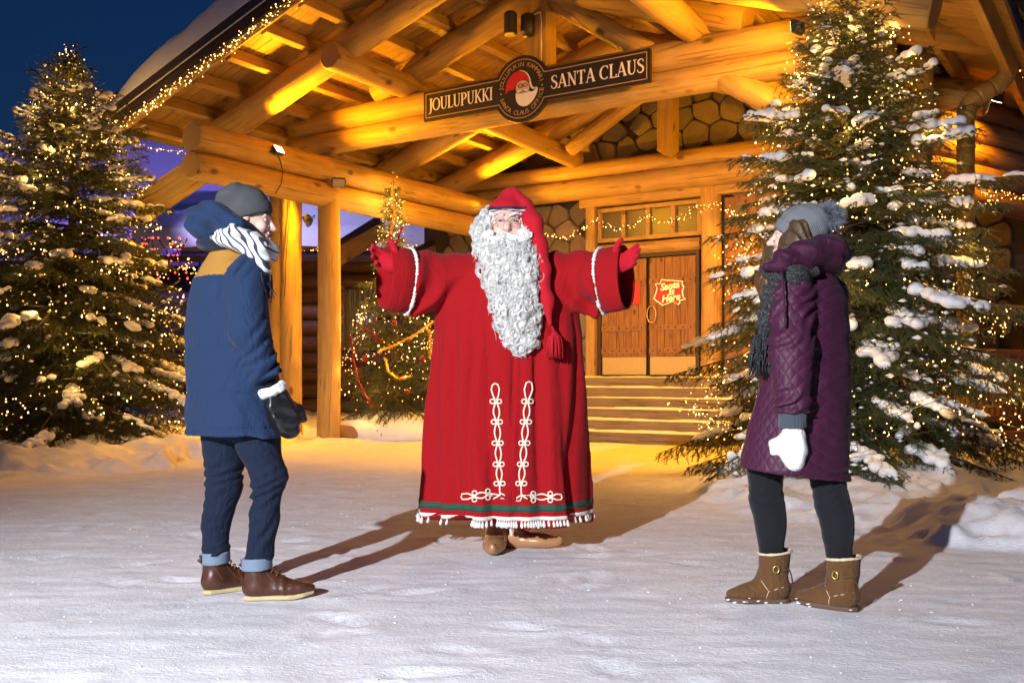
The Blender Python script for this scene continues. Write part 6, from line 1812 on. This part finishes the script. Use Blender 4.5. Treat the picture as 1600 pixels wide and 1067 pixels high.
for k in range(5200):
    d = Vector(rg.normal(0, 1, 3)).normalized(); s = d.orthogonal().normalized(); s.rotate(Matrix.Rotation(rg.uniform(0, 6.28), 3, d)); L = rg.uniform(.056, .072)
    b = pc+d*.018; m = pc+d*L*.65+Vector(rg.normal(0, .004, 3)); e = pc+d*L+Vector(rg.normal(0, .007, 3))+Vector((0, 0, -.004)); w = s*.0016
    mb.add([list(b-w), list(b+w), list(m+w*.8), list(m-w*.8), list(e)], [(0, 1, 2, 3), (3, 2, 4)])
lb(mb, 'bobble', M['fur'], woman, kind='stuff')
# hair: sheaves falling in front of the hood
def hair_fn(P):
    d = chain(P, [(-.028, -.055, 1.585), (-.052, -.068, 1.52), (-.085, -.088, 1.455), (-.150, -.10, 1.36), (-.165, -.11, 1.22)], [.042, .046, .040, .038, .016], .03)
    d = smin(d, chain(P, [(-.02, -.08, 1.585), (-.03, -.095, 1.51), (-.06, -.11, 1.44)], [.03, .04, .03], .03), .03)
    d = smin(d, chain(P, [(-.045, .075, 1.60), (-.08, .09, 1.5), (-.13, .05, 1.38), (-.14, .03, 1.26)], [.035, .045, .04, .016], .03), .03)
    return d+.006*np.sin(P[:, 0]*160+P[:, 1]*120+P[:, 2]*22+vnoise(P, 8, 3)*2)+.003*vnoise(P*np.array([1, 1, .15]), 60, 2)
soft('hair', hair_fn, (-.22, -.20, 1.19), (.06, .17, 1.68), .006, M['hair'], woman)
mb = MB()
for k in range(140):
    a = rg.uniform(-.03, .03); b = rg.uniform(-.03, .02); L = rg.uniform(.2, .42)
    p = Vector((-.075+a*.6, -.085+b*.5, 1.52)); mb.tube([p, p+Vector((-.04+a*.4, -.02, -.12)), p+Vector((-.07+a, -.035+b*.6, -.12-L*.4)), p+Vector((-.06+a*1.3+rg.normal(0, .008), -.04+b, -.12-L*.75))], [.0022, .0022, .002, .0008], 4)
lb(mb, 'hair_strands', M['hair'], woman, kind='stuff')
def wscarf(P):
    d = chain(P, [(.0, -.155, 1.395), (-.07, -.175, 1.39), (-.13, -.12, 1.38), (-.12, .0, 1.41), (-.05, .12, 1.43)], [.032, .048, .046, .046, .04], .03)
    d = smin(d, chain(P, [(-.12, -.12, 1.38), (-.155, -.13, 1.30), (-.178, -.13, 1.20), (-.19, -.13, 1.12)], [.04, .036, .033, .028], .03), .02)
    return d+.007*np.sin(P[:, 2]*110+P[:, 0]*60+vnoise(P, 11, 3)*2)
soft('scarf', wscarf, (-.26, -.24, 1.07), (.08, .20, 1.50), .007, M['melange'], woman)
mb = MB()
for k in range(110):
    p = Vector((-.19+rg.normal(0, .016), -.13+rg.normal(0, .012), 1.14)); L = rg.uniform(.10, .17)
    mb.tube([p, p+Vector((rg.normal(-.008, .006), rg.normal(0, .006), -L*.5)), p+Vector((rg.normal(-.014, .012), rg.normal(0, .01), -L))], [.0036, .0034, .0022], 4)
lb(mb, 'scarf_fringe', M['melange'], woman, kind='stuff')
mb = MB(); mb.tube([(-.135, -.205, 1.42), (-.138, -.235, 1.36), (-.138, -.258, 1.26), (-.138, -.275, 1.18), (-.138, -.277, 1.165)], [.0045, .0045, .0045, .0045, .007], 6); lb(mb, 'hood_cord', M['plum_plain'], woman)
# knitted cuffs and white mittens
for (x, y, z, e) in ((-.099, -.236, .80, 1), (.06, .245, .82, -1)):
    soft('knit_cuff', lambda P: np.maximum(np.hypot(P[:, 0]-x, P[:, 1]-y)-.054+.003*np.sin(np.arctan2(P[:, 1]-y, P[:, 0]-x)*26)+.003*vnoise(P, 25, 2), np.abs(P[:, 2]-z)-.037), (x-.08, y-.08, z-.05), (x+.08, y+.08, z+.05), .0055, M['cuffknit'], woman)
    soft('mitten', lambda P: mitten(P, (x, y, z-.035), (x+.012, y+.02, z-.180), (-.9*e, .35, .1), .80)+.0025*np.sin(P[:, 2]*75+P[:, 0]*30+vnoise(P, 14, 2)*3), (x-.15, y-.15, z-.29), (x+.17, y+.19, z+.05), .006, M['mitt_white'], woman)
# leggings
G1 = [(-.145, .02, .66), (-.132, .045, .44), (-.100, .06, .18)]; G2 = [(.085, -.04, .66), (.115, -.065, .44), (.146, -.08, .18)]
def leg_fn(P):
    d = None
    for pts, sd in ((G1, 1), (G2, 2)):
        s = chain(P, pts, [.085, .066, .050], .03); s = smin(s, sell(P, np.array(pts[1])*.5+np.array(pts[2])*.5+np.array([.012, -.015, .04]), (.055, .058, .11)), .03)
        s = s+folds(P, pts[1], pts[2], 60, .003, 80+sd)+folds(P, pts[0], pts[1], 70, .005, 90+sd)*np.exp(-((P[:, 2]-.47)/.05)**2)
        d = s if d is None else np.minimum(d, s)
    return d
soft('leggings', leg_fn, (-.26, -.18, .10), (.24, .16, .70), .0075, M['legging'], woman)
def ugg(o, yaw, parent, sd):
    c, s = math.cos(yaw), math.sin(yaw); o = np.array(o, float)
    def loc(P): q = P-o; return np.stack([q[:, 0]*c+q[:, 1]*s, -q[:, 0]*s+q[:, 1]*c, q[:, 2]], 1)
    def up(P):
        L = loc(P)
        d = smin(sell(L, (.0, 0, .052), (.068, .050, .056)), sell(L, (.105, 0, .036), (.094, .051, .032)), .04)
        d = smin(d, sseg(L, (.015, 0, .105), (.12, 0, .045), .038, .026), .03)
        d = smin(d, sseg(L, (-.005, 0, .08), (-.008, 0, .215), .060, .068), .035)
        d = d+.005*vnoise(P, 13, sd)+.004*np.sin(L[:, 2]*75+vnoise(P, 14, 2)*3)*np.exp(-((L[:, 2]-.11)/.03)**2)
        d = d+.004*np.exp(-((L[:, 0]-.035-.25*(L[:, 2]-.06))/.005)**2)*(L[:, 2] < .1)
        d = np.maximum(np.maximum(d, .018-L[:, 2]), L[:, 2]-.215-.12*np.clip(-L[:, 0], -.06, .06))
        inner = sseg(L, (-.008, 0, .16), (-.01, 0, .3), .052, .055); return np.maximum(d, -inner)
    def so(P):
        L = loc(P); hw = np.interp(L[:, 0], [-.075, -.05, .04, .12, .17, .205], [.018, .043, .045, .053, .042, .008])
        return smax(np.maximum(np.abs(L[:, 1])-hw, np.maximum(-.074-L[:, 0], L[:, 0]-.204)), np.abs(L[:, 2]-.012)-.012, .006)
    lo = o-(.27, .27, .01); hi = o+(.27, .27, .26)
    bo = soft('boot', up, lo, hi, .0068, M['sheepskin'], parent); bt = bvh_of(bo)
    def proj(x, z):
        p = Vector((o[0]+x*c-.2*s, o[1]+x*s+.2*c, o[2]+z)); h = bt.ray_cast(p, Vector((s, -c, 0))); return h[0]
    for pth in ([(-.062, .085), (-.03, .078), (.0, .07), (.028, .058), (.034, .04), (.036, .022)], [(.028, .058), (.04, .075), (.056, .10)]):
        q = [proj(x, z) for x, z in pth]; q = [v for v in q if v is not None]
        if len(q) > 2: mb = MB(); mb.tube(q, .0018, 5); lb(mb, 'seam', M['shearling'], parent)
    soft('boot_sole', so, lo, hi-(0, 0, .2), .0055, M['boot_sole'], parent)
    w = lambda x, y, z: Vector((o[0]+x*c-y*s, o[1]+x*s+y*c, o[2]+z))
    mb = MB(); pts = [w(-.008+.069*math.cos(a), .069*math.sin(a), .217+.12*max(-.06, min(.06, .008-.069*math.cos(a)))) for a in np.linspace(0, 2*math.pi, 40, endpoint=False)]
    mb.tube(pts, [.0062*random.uniform(.8, 1.2) for _ in pts], 6, closed=True); lb(mb, 'shearling_rim', M['shearling'], parent)
    cc = w(.0, .071, .155); mb = MB(); t1 = Vector((c, s, 0)); mb.tube([cc+t1*(.012*math.cos(a))+Vector((0, 0, .015*math.sin(a))) for a in np.linspace(0, 6.28, 14, endpoint=False)], .003, 6, closed=True); lb(mb, 'button', M['brass'], parent)
    mb = MB(); cx = w(.02, .068, .15); mb.tube([w(-.03, .064, .15), w(-.06, .045, .15), w(-.074, .02, .12), w(-.08, .015, .085)], .003, 5); lb(mb, 'lace', M['lace'], parent)
    mb = MB(); rg2 = np.random.default_rng(sd)
    for k in range(16):
        x = rg2.uniform(-.07, .2); e = rg2.choice((-1, 1)); hw = np.interp(x, [-.075, -.05, .04, .12, .17, .205], [.02, .046, .048, .057, .046, .01]); p = w(x, e*(hw+.001), rg2.uniform(.006, .03)); r = rg2.uniform(.002, .0055)
        mb.tube([p+Vector((-r*2.2, 0, 0)), p, p+Vector((r*1.6, 0, r*.3))], [r*.3, r*.8, r*.3], 6)
    lb(mb, 'snow_crumbs', M['snow'], parent, kind='stuff')
ugg((-.100, .055, .0), math.radians(176), woman, 3)
ugg((.150, -.080, .0), math.radians(140), woman, 5)
for _m in bpy.data.meshes: _m.validate()
